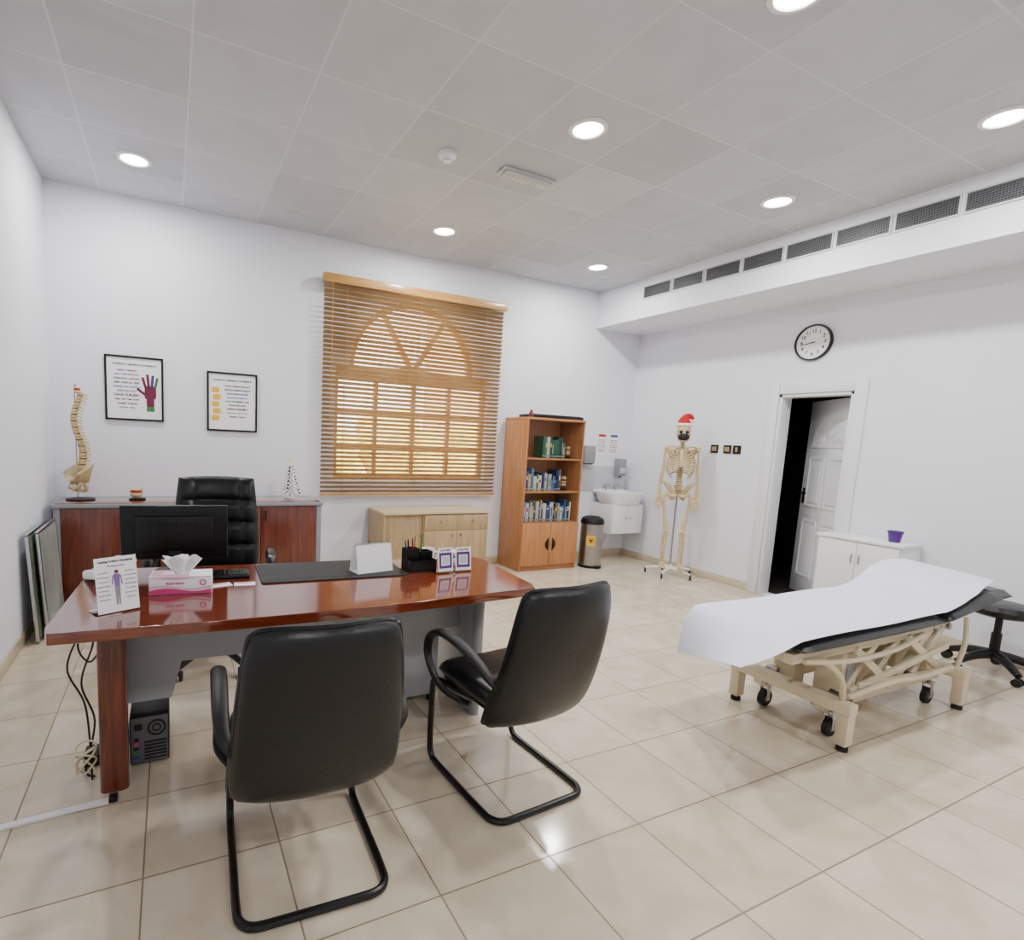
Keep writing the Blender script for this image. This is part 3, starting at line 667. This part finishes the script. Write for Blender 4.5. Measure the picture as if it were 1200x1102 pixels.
for s in (-1,1):
    b=MB();b.sph((s*.16,0,1.445),.027,BONE,seg=10);b.tube([(s*.165,0,1.44),(s*.174,.0,1.30),(s*.178,.0,1.15)],[.016,.013,.021],BONE,seg=8)
    b.tube([(s*.172,-.008,1.145),(s*.178,-.01,1.03),(s*.18,-.02,.91)],[.013,.009,.012],BONE,seg=7);b.tube([(s*.19,.012,1.145),(s*.198,.0,1.03),(s*.20,-.01,.91)],[.013,.009,.011],BONE,seg=7)
    a=b.obj("arm",parent=e)
    b=MB();b.sph((s*.19,-.015,.895),(.026,.016,.020),BONE,seg=8)
    for k in range(5):
        dx=(-.024+k*.012);L_=[.05,.085,.09,.085,.07][k]
        b.tube([(s*(.19+dx*.5),-.017,.89),(s*(.19+dx*1.3),-.024,.84),(s*(.19+dx*1.5),-.03,.84-L_*.6),(s*(.19+dx*1.4),-.022,.84-L_)],[.006,.0075,.0055,.004],BONE,seg=6)
    b.obj("hand",parent=a)
    b=MB();b.sph((s*.10,.0,.945),.028,BONE,seg=10);b.tube([(s*.10,0,.94),(s*.135,0,.90),(s*.115,-.005,.72),(s*.085,-.0,.53)],[.016,.021,.016,.029],BONE,seg=8);b.sph((s*.085,-.032,.52),(.020,.012,.022),BONE,seg=8)
    b.tube([(s*.083,-.0,.50),(s*.083,-.005,.33),(s*.085,.0,.15)],[.028,.015,.017],BONE,seg=8);b.tube([(s*.108,.01,.48),(s*.112,.01,.33),(s*.105,.01,.14)],[.010,.008,.010],BONE,seg=6);a=b.obj("leg",parent=e)
    b=MB();b.sph((s*.09,.035,.135),(.022,.035,.022),BONE,seg=8);b.sph((s*.09,-.01,.14),(.030,.03,.020),BONE,seg=8)
    for k in range(5): b.tube([(s*(.075+k*.008),-.02,.135),(s*(.065+k*.014),-.08,.12),(s*(.063+k*.016),-.14+k*.006,.11)],[.008,.007,.005],BONE,seg=6)
    b.obj("foot",parent=a)
b=MB();b.cyl((0,.10,.07),(0,.10,1.35),.011,SILVER);b.tube([(0,.10,1.34),(0,.1,1.62),(0,.12,1.78),(0,.06,1.80)],.006,SILVER);b.cyl((0,.10,1.0),(0,.03,1.0),.007,SILVER)
for k in range(5):
    a=k*2*pi/5+.6;b.tube([(0,.06,.085),(.14*math.cos(a),.06+.14*math.sin(a),.08),(.26*math.cos(a),.06+.26*math.sin(a),.06)],[.02,.014,.011],GLOSSW,seg=8)
b.tube([(0,.06,.085),(0,.10,.11)],.018,GLOSSW,seg=8);b.obj("stand",parent=e)
for k in range(5):
    a=k*2*pi/5+.6;c=(.26*math.cos(a),.06+.26*math.sin(a));b=MB();b.cyl((c[0]-.01,c[1],.024),(c[0]+.01,c[1],.024),.024,RUBBER);b.cyl((c[0],c[1],.024),(c[0],c[1],.065),.007,BPLAST);b.obj("castor",parent=e)
def onsk(b,name,lbl,cat):
    o=b.obj(name,loc=SKL,rz=SKR);return tag(o,lbl,cat)
b=MB();b.lathe([(.078,0),(.094,.006),(.096,.022),(.08,.032),(.07,.02)],FUR,c=(0,.01,1.69));b.tube([(0,.01,1.70),(0,.015,1.75),(.02,.02,1.79),(.055,.02,1.80),(.085,.015,1.765)],[.078,.062,.042,.026,.012],RED,seg=14);b.sph((.093,.012,1.75),.02,FUR);onsk(b,"santa_hat","red and white santa hat on the skeleton's skull","hat")
b=MB();b.pad(lambda u,v:Vector((.058*math.sin(u*1.2)*(1-.22*v*v),-.045-.065*math.cos(u*1.2)*(1-.2*v*v),1.572+.037*v*(1-.25*u*u))),lambda u,v:.002,INK,14,10)
for s in (-1,1): b.tube([(s*.055,-.06,1.595),(s*.073,.0,1.61),(s*.055,-.055,1.555)],.0015,INK,seg=5)
onsk(b,"face_mask","black face mask covering the skeleton's jaw","face mask")

# ------------------------------------------------------------ white cupboard + purple pot
e=thing("white_cupboard","low white two-door cupboard against the wall","cabinet",(0,0,0))
b=MB();b.bb((6.0,-3.17,.03),(6.30,-2.58,.745),GLOSSW,.002);b.bb((6.03,-3.15,0),(6.29,-2.60,.03),GREY);b.obj("body",parent=e)
b=MB();b.bb((5.975,-3.18,.745),(6.292,-2.56,.77),GLOSSW,.003);b.obj("top",parent=e)
for k in range(2):
    y0=-2.582-k*.294;b=MB();b.bb((5.982,y0-.290,.04),(6.0,y0,.74),GLOSSW,.003);d=b.obj("door",parent=e)
    yy=y0-.265 if k==0 else y0-.025;b=MB();b.box((5.975,yy,.6),(.012,.01,.08),SILVER,.003);b.obj("handle",parent=d)
b=MB();b.lathe([(.001,0),(.035,0),(.038,.004),(.048,.075),(.053,.075),(.053,.09),(.045,.09),(.035,.02),(.001,.02)],PURPLE);tag(b.obj("plant_pot",loc=(6.15,-3.05,.771)),"small purple pot on top of the white cupboard","pot")

# ------------------------------------------------------------ treatment couch
e=thing("treatment_couch","black padded treatment couch on cream hydraulic frame","treatment table",(4.42,-3.67,0))
def cush(b,x0,z0,x1,z1,yw,th=.03):
    b.pad(lambda u,v:Vector((x0+(x1-x0)*(u+1)/2,v*yw,z0+(z1-z0)*(u+1)/2)),padth(th,10),BLACK,16,10)
b=MB();cush(b,-1.0,.560,.33,.560,.288,.036);b.obj("seat_cushion",parent=e)
b=MB();cush(b,.35,.562,.98,.635,.288,.036);b.obj("back_cushion",parent=e)
b=MB();cush(b,.94,.635,1.22,.615,.25,.036);b.obj("headrest",parent=e)
b=MB()
for y in (-.2,.2):
    b.box((-.33,y,.497),(1.3,.045,.05),CREAM,.005);b.box((.66,y,.54),(.62,.035,.03),CREAM,.004,rot=(0,-.115,0))
for x in (-.95,-.35,.28): b.box((x,0,.497),(.045,.44,.045),CREAM,.004)
b.tube([(-.9,-.23,.48),(-.6,-.27,.46),(-.2,-.27,.46),(.2,-.23,.48)],.013,CREAM)
for y in (-1,1): b.tube([(-.78,y*.24,.48),(-.64,y*.26,.38),(-.57,y*.25,.24)],.014,CREAM);b.tube([(.72,y*.22,.52),(.66,y*.25,.38),(.6,y*.25,.24)],.013,CREAM)
b.obj("upper_frame",parent=e)
b=MB()
for x in (-.58,.6):
    b.box((x,0,.215),(.075,.62,.06),CREAM,.008)
for y in (-.16,.16): b.box((0,y,.185),(1.18,.05,.065),CREAM,.006)
b.box((-.40,-.12,.30),(.15,.13,.38),CREAM,.010);b.box((-.40,-.188,.30),(.08,.008,.2),GREY,.004);b.box((-.42,.1,.3),(.10,.12,.3),CREAM,.01);b.box((.36,.02,.30),(.20,.24,.16),CREAM,.012);b.box((.5,-.14,.33),(.07,.06,.30),CREAM,.008)
b.obj("base_frame",parent=e)
b=MB()
for y in (-.18,.15):
    for x0_,x1_ in ((-.48,-.15),(-.25,.08),(.05,.42),(.22,.56)):
        b.box(((x0_+x1_)/2,y,.355),(math.hypot(x1_-x0_,.28),.026,.046),CREAM,.005,rot=(0,-math.atan2(.28,x1_-x0_),0))
        b.cyl((x0_,y-.03,.225),(x0_,y+.03,.225),.020,STEEL);b.cyl((x1_,y-.03,.48),(x1_,y+.03,.48),.020,STEEL)
    for x0_,x1_ in ((-.45,-.05),(.05,.5)):
        b.box(((x0_+x1_)/2-.02,y*1.25,.355),(math.hypot(x1_-x0_,.26)*.96,.022,.044),CREAM,.005,rot=(0,math.atan2(.26,x1_-x0_),0))
b.cyl((-.2,0,.25),(.25,0,.44),.036,BPLAST);b.cyl((.1,0,.38),(.33,0,.47),.016,SILVER);b.box((0,0,.25),(.4,.18,.12),CREAM,.01);b.box((.05,.02,.43),(.5,.3,.04),BPLAST,.01)
b.box((-.02,-.24,.33),(.98,.022,.034),CREAM,.004,rot=(0,-.12,0));b.box((.05,-.25,.27),(1.0,.02,.03),CREAM,.004,rot=(0,.06,0));b.tube([(-.55,-.26,.26),(-.2,-.29,.30),(.1,-.29,.28),(.5,-.26,.26)],.014,CREAM)
for x in (-.12,.42): b.cyl((x,-.2,.48),(x,.2,.48),.016,STEEL)
b.obj("lift_linkage",parent=e)
b=MB();b.tube([(.35,-.05,.48),(.42,-.1,.35),(.45,-.08,.22),(.35,-.05,.1),(.2,-.05,.04)],.006,RUBBER);b.obj("power_cable",parent=e)
for x in (-.58,.6):
    for y in (-.28,.28):
        b=MB();b.box((x,y,.12),(.068,.055,.18),CREAM,.008);b.lathe([(.001,0),(.026,0),(.026,.02),(.012,.03),(.001,.03)],RUBBER,c=(x,y,0));b.obj("foot",parent=e)
    for y in (-.17,.17):
        b=MB();xx=x+(.09 if x<0 else -.09);b.cyl((xx,y-.014,.048),(xx,y+.014,.048),.048,RUBBER,seg=20);b.cyl((xx,y-.016,.048),(xx,y+.016,.048),.02,GREY)
        for q in (-.02,.02): b.box((xx,y+q,.08),(.03,.004,.09),SILVER,.001)
        b.box((xx,y,.13),(.05,.048,.02),SILVER,.004);b.cyl((xx,y,.13),(xx,y,.19),.012,CREAM);b.obj("castor",parent=e)
def ps(u,v):
    s=(u+1)/2;q=(v+1)/2
    xn=3.00+(5.50-3.00)*s;xf=3.22+(5.54-3.22)*s
    x=xn*(1-q)+xf*q
    y=-3.935*(1-q)+(-3.385)*q
    y+=.07*max(0,(x-5.1)/.4)*(1-q)
    if x<3.42:
        dm=3.42-(3.00*(1-q)+3.22*q);d=(3.42-x);dn=d/dm
        z=.602-(.06*(1-q)+.25*q)*dn**1.5-.02*math.sin(dn*pi)*(1-q)
        x=3.42-d*(1-.45*q*dn)
    elif x<4.75: z=.602
    else: z=.602+.115*(x-4.75)+.012*(1-math.cos((x-4.75)*9))
    z+=.003*math.sin(x*7+y*3)+.004
    if x>4.95: z+=.07*math.sin(min(1,(x-4.95)/.6)*pi*.8)*(.35+.65*q)
    return Vector((x,y,z))
b=MB();b.pad(ps,lambda u,v:.0012,PAPERB,70,14);tag(b.obj("paper_sheet",ang=60),"white disposable paper sheet draped over the treatment couch","paper sheet")

# ------------------------------------------------------------ stool
e=thing("swivel_stool","round black padded swivel stool on castors beside couch","stool",(6.0,-3.77,0))
b=MB();b.lathe([(.001,.41),(.15,.41),(.175,.425),(.18,.455),(.165,.485),(.12,.495),(.001,.495)],BLACK,seg=32);b.obj("seat",parent=e)
b=MB();b.cyl((0,0,.12),(0,0,.28),.028,BPLAST);b.cyl((0,0,.28),(0,0,.41),.02,BPLAST);b.lathe([(.001,.39),(.06,.39),(.09,.412),(.001,.412)],BPLAST);b.obj("gas_lift",parent=e)
b=MB()
for k in range(5):
    a=k*2*pi/5+.2;b.tube([(0,0,.13),(.13*math.cos(a),.13*math.sin(a),.115),(.25*math.cos(a),.25*math.sin(a),.07)],[.036,.028,.02],BPLAST,seg=8)
b.obj("star_base",parent=e)
for k in range(5):
    a=k*2*pi/5+.2;c=(.25*math.cos(a),.25*math.sin(a));b=MB();b.cyl((c[0]-.01,c[1],.027),(c[0]-.026,c[1],.027),.027,RUBBER);b.cyl((c[0]+.01,c[1],.027),(c[0]+.026,c[1],.027),.027,RUBBER);b.cyl((c[0],c[1],.027),(c[0],c[1],.075),.009,BPLAST);b.obj("castor",parent=e)

# ------------------------------------------------------------ things on desk
DZ=.7515
e=thing("computer_monitor","black computer monitor seen from its rear on desk","monitor",(.885,-2.525,DZ),math.radians(-6))
Rt=Matrix.Rotation(math.radians(6),4,'X')
b=MB();b.box((0,0,.190),(.46,.022,.26),BPLAST,.006,rot=Rt);b.box((0,-.018,.185),(.34,.022,.17),BPLAST,.01,rot=Rt)
for k in range(12): b.box((-.11+k*.02,-.033,.23),(.01,.004,.03),BTUBE,rot=Rt)
b.obj("casing",parent=e)
b=MB();b.box((0,.0125,.190),(.44,.002,.24),mat("screen_glass",(6,8,12),.1),rot=Rt);b.obj("screen",parent=e)
b=MB();b.box((0,-.005,.08),(.06,.025,.14),BPLAST,.008);b.plate(rrect(.18,.12,.05),.008,BPLAST,T(0,0,.005));b.obj("stand",parent=e)
e=thing("desk_phone","white office desk phone with handset on cradle","telephone",(.62,-2.62,DZ),math.radians(200))
b=MB();b.box((0,0,.035),(.17,.18,.04),GLOSSW,.012,rot=(.2,0,0))
for r_ in range(4):
    for c_ in range(3): b.box((.0+c_*.022,-.055+r_*.022,.047+r_*.0045),(.015,.014,.008),LGREY,.002,rot=(.2,0,0))
b.box((.025,.06,.068),(.08,.04,.006),BPLAST,.002,rot=(.2,0,0));b.obj("body",parent=e)
b=MB();b.tube([(-.06,-.08,.065),(-.06,-.05,.078),(-.06,.05,.098),(-.06,.085,.095)],[.026,.016,.016,.026],GLOSSW,seg=10);b.obj("handset",parent=e)
e=thing("leaflet_stand","acrylic leaflet stand with posture leaflet showing purple figure","leaflet stand",(.685,-3.085,DZ),math.radians(24))
Rl=Matrix.Rotation(math.radians(-10),4,'X')
b=MB();b.box((0,.002,.105),(.145,.003,.205),GL,rot=Rl);b.box((0,.035,.003),(.145,.075,.004),GL);b.obj("acrylic_holder",parent=e)
b=MB();b.box((0,-.004,.105),(.14,.0015,.2),PAPER,rot=Rl)
Mt=T(0,-.0055,.105)@Rl@Matrix.Rotation(pi/2,4,'X')
b.text("Seating Posture Standards",.0112,INK,Mt@T(0,.085,0),bold=.0003);b.text("Working posture",.009,PURPLE,Mt@T(0,.068,0))
b.plate(circ(.0,.046,.007,14),.001,WINE,Mt);b.plate([(-.012,.034),(-.005,.038),(.005,.038),(.012,.034),(.009,.012),(.008,-.008),(-.008,-.008),(-.009,.012)],.001,MAUVE,Mt);b.plate([(-.009,-.008),(.009,-.008),(.007,-.075),(.002,-.075),(0,-.02),(-.002,-.075),(-.007,-.075)],.001,GREY,Mt)
for s in (-1,1): b.plate([(s*.012,.034),(s*.015,.03),(s*.018,.0),(s*.014,.0)],.001,MAUVE,Mt)
for k in range(7):
    for s in (-1,1): b.text("keep back straight" if k%2 else "relax shoulders",.0058,INK,Mt@T(s*.045,.045-k*.016,0))
b.obj("leaflet",parent=e)
e=thing("tissue_box","pink and white tissue box with tissues pulled out","tissue box",(.905,-2.865,DZ),math.radians(-6))
b=MB();b.box((0,0,.0375),(.235,.12,.075),PAPER,.003)
yt=-.0608
wave=lambda z0,am,ph:[(-.116+.232*k/24,z0+am*math.sin(k/24*2*pi+ph)) for k in range(25)]
b.plate(wave(.020,.008,0)+[(.116,.002),(-.116,.002)],.001,MAG,XZ(0,yt,0));b.plate(wave(.032,.008,.4)+wave(.024,.008,.2)[::-1],.0008,PINK,XZ(0,yt,0));b.plate(wave(.067,.005,2)+[(.116,.074),(-.116,.074)],.001,PINK,XZ(0,yt,0))
b.box((.1178,0,.02),(.001,.118,.036),PINK);b.text("facial tissue",.015,MAG,XZ(-.02,-.0615,.048),bold=.0005);b.plate(circ(.085,.048,.013,20),.001,MAG,XZ(0,-.0612,0),holes=(circ(.085,.048,.008,16),));b.box((-.04,.0,.0752),(.14,.115,.001),PINK);b.plate(rrect(.15,.05,.024),.001,PAPER,T(0,0,.0762));b.obj("carton",parent=e)
b=MB()
for k in range(5):
    a=k*1.26;b.pad(lambda u,v:Vector((u*.05*(.4+.6*(v+1)/2)+.03*math.cos(a)*(v+1)/2,.012*math.sin(u*5+a)+.02*math.sin(a)*(v+1)/2,.108+v*.036+.008*math.sin(u*4+a*2))),lambda u,v:.0006,PAPER,10,8)
b.obj("tissues",parent=e)
b=MB();b.box((0,0,.009),(.34,.12,.014),BPLAST,.004)
for r_ in range(5):
    for c_ in range(17): b.box((-.152+c_*.019,-.042+r_*.021,.018),(.0155,.017,.005),BTUBE,.001)
tag(b.obj("keyboard",loc=(1.03,-2.67,DZ),rz=-.08),"black computer keyboard lying on desk","keyboard")
b=MB();b.plate(rrect(.70,.36,.02),.004,mat("desk_pad",(20,22,25),.55,noise=.05),T(0,0,.003),bevel=.0008);b.box((0,-.14,.006),(.66,.003,.001),BPLAST)
tag(b.obj("desk_pad",loc=(1.59,-2.70,DZ),rz=-.05),"black leather desk pad on the desk","desk pad")
for x,y,r_ in ((1.06,-2.83,.2),(1.16,-2.84,-.1)):
    b=MB();b.box((0,0,.0015),(.09,.055,.002),PAPER,.0005);b.box((.0,.012,.0028),(.06,.008,.0006),MAG);tag(b.obj("business_card",loc=(x,y,DZ),rz=r_),"white card with pink print lying on desk","card","cards on the desk")
e=thing("desk_calendar","blank white tent calendar standing on the desk","calendar",(1.78,-2.77,DZ+.006),math.radians(10))
b=MB();b.box((0,-.03,.068),(.20,.002,.14),PAPER,rot=(-.22,0,0));b.box((0,.03,.068),(.20,.002,.14),PAPER,rot=(.22,0,0));b.box((0,0,.001),(.2,.09,.002),PAPER)
b.obj("pages",parent=e)
b=MB()
for k in range(14): b.tube([(-.09+k*.0138,-.012,.128),(-.09+k*.0138,0,.145),(-.09+k*.0138,.012,.128)],.0012,INK,seg=5,sm=3)
b.obj("spiral_binding",parent=e)
e=thing("pen_organizer","black mesh pen organizer on the desk","pen holder",(2.03,-2.80,DZ),.1)
b=MB()
for (x,y,w_,d_,h_) in ((-.04,.02,.07,.06,.115),(.04,.02,.07,.06,.095),(0,-.035,.15,.04,.06)):
    for q in (-1,1): b.box((x+q*w_/2,y,h_/2),(.002,d_,h_),BTUBE);b.box((x,y+q*d_/2,h_/2),(w_,.002,h_),BTUBE)
    b.box((x,y,.002),(w_,d_,.003),BTUBE)
b.obj("tray",parent=e)
pc=[(BLUE,"blue"),(INK,"black"),(RED,"red"),(SILVER,"silver"),(YEL,"yellow"),(GREEN,"green")]
for k,(m_,n_) in enumerate(pc):
    b=MB();x=-.06+k*.012;tl=.01*(k-2.5)*.8;b.cyl((0,0,.005),(tl,.01,.14+.006*k),.0042,m_,seg=8);b.cyl((tl,.01,.14+.006*k),(tl*1.05,.0105,.152+.006*k),.003,INK,r2=.001,seg=8)
    tag(b.obj("pen",loc=(2.03+x+.01,-2.785+(k%2)*.012,DZ+.003)),"%s pen standing in the mesh organizer"%n_,"pen","pens in the organizer")
for k,(x,r_) in enumerate(((2.135,.10),(2.238,-.02))):
    e=thing("acrylic_card_stand","clear acrylic stand with purple bordered card","card stand",(x,-2.905,DZ),r_,group="card stands on the desk")
    Ra=Matrix.Rotation(-.15,4,'X');b=MB();b.box((0,.01,.068),(.098,.003,.13),GL,rot=Ra);b.box((0,.03,.003),(.098,.06,.004),GL);b.obj("acrylic_holder",parent=e)
    Mt=T(0,.0065,.07)@Ra@Matrix.Rotation(pi/2,4,'X')
    b=MB();b.plate(rect(-.045,-.06,.045,.06),.001,PAPER,Mt);b.plate(rect(-.038,-.045,.038,.035),.0014,PURPLE,Mt,holes=(rect(-.026,-.031,.026,.021),));b.text("SCAN HERE",.012,WINE,Mt@T(0,.047,.001),bold=.0003);b.plate(rect(-.020,-.025,.020,.015),.0012,LGREY,Mt);b.obj("card",parent=e)
e=thing("snowman_figurine","small white snowman figurine with green scarf on desk","figurine",(2.25,-2.76,DZ))
b=MB();b.sph((0,0,.028),(.030,.030,.028),FUR);b.sph((0,0,.068),.022,FUR);b.sph((0,-.022,.068),(.004,.01,.004),YEL);b.obj("body",parent=e)
b=MB();b.lathe([(.020,.046),(.027,.051),(.020,.056)],GREEN);b.tube([(.02,-.01,.05),(.034,-.015,.038),(.036,-.012,.02)],.005,GREEN);b.obj("scarf",parent=e)
b=MB();b.lathe([(.001,0),(.030,0),(.036,.085),(.034,.085),(.028,.006),(.001,.006)],GLOSSW);b.tube([(.033,0,.065),(.055,0,.06),(.053,0,.027),(.03,0,.022)],.004,GLOSSW);tag(b.obj("mug",loc=(2.14,-2.68,DZ)),"white mug standing on the desk","mug")

# ------------------------------------------------------------ on credenza
z0=.8205
e=thing("spine_model","anatomical spine and pelvis model on a stand","anatomical model",(.22,-.27,z0),.5)
b=MB();b.lathe([(.001,0),(.10,0),(.10,.012),(.015,.022),(.001,.022)],BPLAST);b.tube([(0,.05,.015),(.0,.05,.4),(0,.05,.86),(0,.02,.90)],.005,SILVER);b.obj("stand",parent=e)
b=MB()
for k in range(24):
    q=k/23;z=.27+q*.56;x=.03*math.sin(q*2*pi*1.05+.4);r=.034-.011*q
    b.lathe([(.001,-.009),(r,-.009),(r*.8,0),(r,.009),(.001,.009)],BONE,c=(x,0,z),seg=12);b.cyl((x,0,z-.009),(x,0,z-.0155),r*.8,BONED if k%2 else YEL,seg=10)
    b.box((x+.036,0.0,z-.004),(.044,.009,.012),BONE,.002,rot=(0,.4,0));b.box((x+.01,0,z),(.014,.09-.03*q,.010),BONE,.003)
b.obj("vertebrae",parent=e)
b=MB()
for s in (-1,1):
    b.pad(lambda u,v:Vector((.0+.06*u-.01,s*(.085+.045*v),.20+.08*v*(.7+.3*u)+.02*u)),padth(.012,4),BONE,10,10)
    b.tube([(-.02,s*.08,.14),(-.05,s*.05,.10),(-.06,s*.01,.11)],.016,BONE);b.tube([(.0,s*.08,.14),(.02,s*.06,.08),(-.04,s*.03,.085)],.014,BONE)
b.plate([(-.045,.05),(.045,.05),(.012,-.09),(-.012,-.09)],.025,BONE,T(.02,0,.22)@RZ(pi/2)@Matrix.Rotation(pi/2,4,'X'),bevel=.004);b.obj("pelvis",parent=e)
b=MB();b.sph((0,0,.865),(.024,.018,.013),RED);b.sph((.0,0,.845),(.028,.03,.014),BONE);b.obj("skull_base",parent=e)
b=MB();b.box((0,0,.008),(.12,.08,.016),BPLAST,.004);b.sph((-.01,0,.045),(.045,.03,.026),BONE);b.sph((-.01,0,.07),(.045,.03,.012),RED);b.sph((-.01,0,.085),(.04,.028,.012),BONE);b.cyl((.03,0,.02),(.035,0,.1),.006,BONE);tag(b.obj("joint_model",loc=(.62,-.30,z0)),"small cream and red joint model on the credenza","anatomical model")
e=thing("christmas_tree","small white decorated table christmas tree on credenza","christmas tree",(1.86,-.27,z0))
b=MB();b.lathe([(.001,0),(.045,0),(.05,.012),(.012,.02),(.001,.02)],GLOSSW);b.cyl((0,0,.01),(0,0,.34),.004,SILVER);b.obj("stand",parent=e)
b=MB()
for k in range(110):
    q=k/110;a=k*2.4;r=.08*(1-q)+.01;z=.04+q*.30
    b.tube([(0,0,z+.01),(r*.6*math.cos(a),r*.6*math.sin(a),z+.004),(r*math.cos(a),r*math.sin(a),z-.014)],[.006,.006,.004],FUR,seg=4,sm=2)
b.obj("branches",parent=e)
b=MB()
for k in range(26):
    q=k/26;a=k*2.1;r=.072*(1-q)+.014;b.sph((r*math.cos(a),r*math.sin(a),.05+q*.27),.009,[INK,WINE,SILVER,BPLAST][k%4],seg=8)
b.sph((0,0,.35),.012,YEL,seg=8);b.obj("baubles",parent=e)

# ------------------------------------------------------------ under / beside desk
e=thing("computer_tower","black computer with rear ports under desk","computer",(.775,-2.68,0),0)
b=MB();b.box((0,0,.115),(.150,.38,.21),BPLAST,.005)
for x in (-.05,.05):
    for y in (-.15,.15): b.cyl((x,y,0),(x,y,.012),.012,RUBBER,seg=8)
b.obj("case",parent=e)
PCG=mat("pc_steel",(110,112,118),.4,.8)
b=MB();b.box((0,-.191,.115),(.140,.003,.20),PCG)
b.lathe([(.028,0),(.036,0),(.036,.003),(.028,.003)],BTUBE,c=(.027,-.193,.165),M=RXM);b.lathe([(.012,0),(.018,0),(.018,.003),(.012,.003)],BTUBE,c=(.027,-.193,.165),M=RXM);b.box((-.042,-.194,.175),(.03,.004,.025),INK)
for k in range(6): b.box((.022,-.1935,.030+k*.015),(.085,.003,.007),BTUBE)
for k in range(5): b.box((-.05,-.1935,.04+k*.02),(.018,.004,.012),[BLUE,GREEN,INK,MAG,INK][k])
b.obj("rear_panel",parent=e)
def cable(pts,r,m,lbl,name="cable"):
    b=MB();b.tube(pts,r,m,seg=6,sm=8);tag(b.obj(name),lbl,"cable")
cable([(.62,-2.5,.70),(.54,-2.6,.55),(.56,-2.7,.50),(.52,-2.75,.35),(.57,-2.8,.2),(.54,-2.85,.02),(.58,-2.9,.01)],.0045,RUBBER,"black cable hanging beside the desk leg")
cable([(.6,-2.6,.70),(.50,-2.65,.5),(.55,-2.7,.42),(.6,-2.65,.52),(.55,-2.72,.6),(.48,-2.8,.45),(.55,-2.88,.3),(.57,-2.92,.01)],.004,RUBBER,"tangled black cable beside the desk leg")
pts=[]
for k in range(26):
    a=k*.9;pts.append((.555+.035*math.cos(a),-2.95+.02*math.sin(a),.03+.11*abs(math.sin(k*.35))+.002*k))
cable(pts,.004,CREAM,"coiled white cable beside the desk leg")
b=MB();b.box((0,0,.03),(.06,.10,.05),RUBBER,.008);b.cyl((0,.05,.03),(0,.075,.03),.006,RUBBER);tag(b.obj("power_adapter",loc=(.555,-2.76,-.0045)),"black power adapter on the floor by desk","power adapter")
b=MB();b.plate([(.0,-3.135),(.64,-3.085),(.64,-3.06),(.0,-3.11)],.008,GLOSSW,T(0.013,0,.005),bevel=.001);b.box((.655,-3.07,.01),(.03,.04,.02),BPLAST,.004);tag(b.obj("cable_cover"),"white cable cover strip on the floor tiles","cable cover")
for k,(x,m_,l_) in enumerate(((.045,mat("landscape_print",(96,112,92),.4,noise=.5,ns=5),"framed green grey print leaning against the wall"),(.085,mat("pale_print",(140,146,142),.4,noise=.3,ns=4),"framed pale print leaning against the wall"))):
    e=thing("leaning_picture",l_,"picture",(x+.02,-1.22+k*.08,.001),0,group="pictures leaning on the wall")
    Rr=Matrix.Rotation(-.055,4,'Y')
    b=MB();b.box((0,.3,.36),(.012,.56,.70),GREY,rot=Rr);b.obj("backing",parent=e)
    b=MB();b.box((.008,.3,.36),(.004,.53,.67),m_,rot=Rr);b.obj("print",parent=e)
    b=MB()
    for zz in (.008,.712): b.box((.0+(-.019 if zz>.3 else .019),.3,zz),(.02,.60,.016),SILVER,.002)
    for yy in (.008,.592): b.box((0,yy,.36),(.02,.016,.71),SILVER,.002,rot=Rr)
    b.obj("picture_frame",parent=e)

# ------------------------------------------------------------ world, camera
w=bpy.data.worlds.new("world");bpy.context.scene.world=w;w.use_nodes=True
bg=w.node_tree.nodes["Background"];bg.inputs[0].default_value=(1,.965,.90,1);bg.inputs[1].default_value=6.5
sun=bpy.data.lights.new("sun",'SUN');sun.energy=8;sun.angle=.02;so=bpy.data.objects.new("sun",sun);COL.objects.link(so);so.rotation_euler=(math.radians(40),0,math.radians(20))
cam=bpy.data.cameras.new("camera");co=bpy.data.objects.new("camera",cam);COL.objects.link(co)
yaw,pit,rol=.4505,-.12,.0461
s,c=math.sin,math.cos
F=Vector((s(yaw)*c(pit),c(yaw)*c(pit),s(pit)));R0=Vector((c(yaw),-s(yaw),0));U0=R0.cross(F)
R=R0*c(rol)+U0*s(rol);U=-R0*s(rol)+U0*c(rol)
M=Matrix((R,U,-F)).transposed().to_4x4();M.translation=Vector((.8661,-5.3053,1.4386));co.matrix_world=M
cam.sensor_width=36;cam.lens=633.205*36/1200;cam.shift_x=(600-503.72)/1200;cam.shift_y=(589.469-551)/1200;cam.clip_start=.05
bpy.context.scene.camera=co
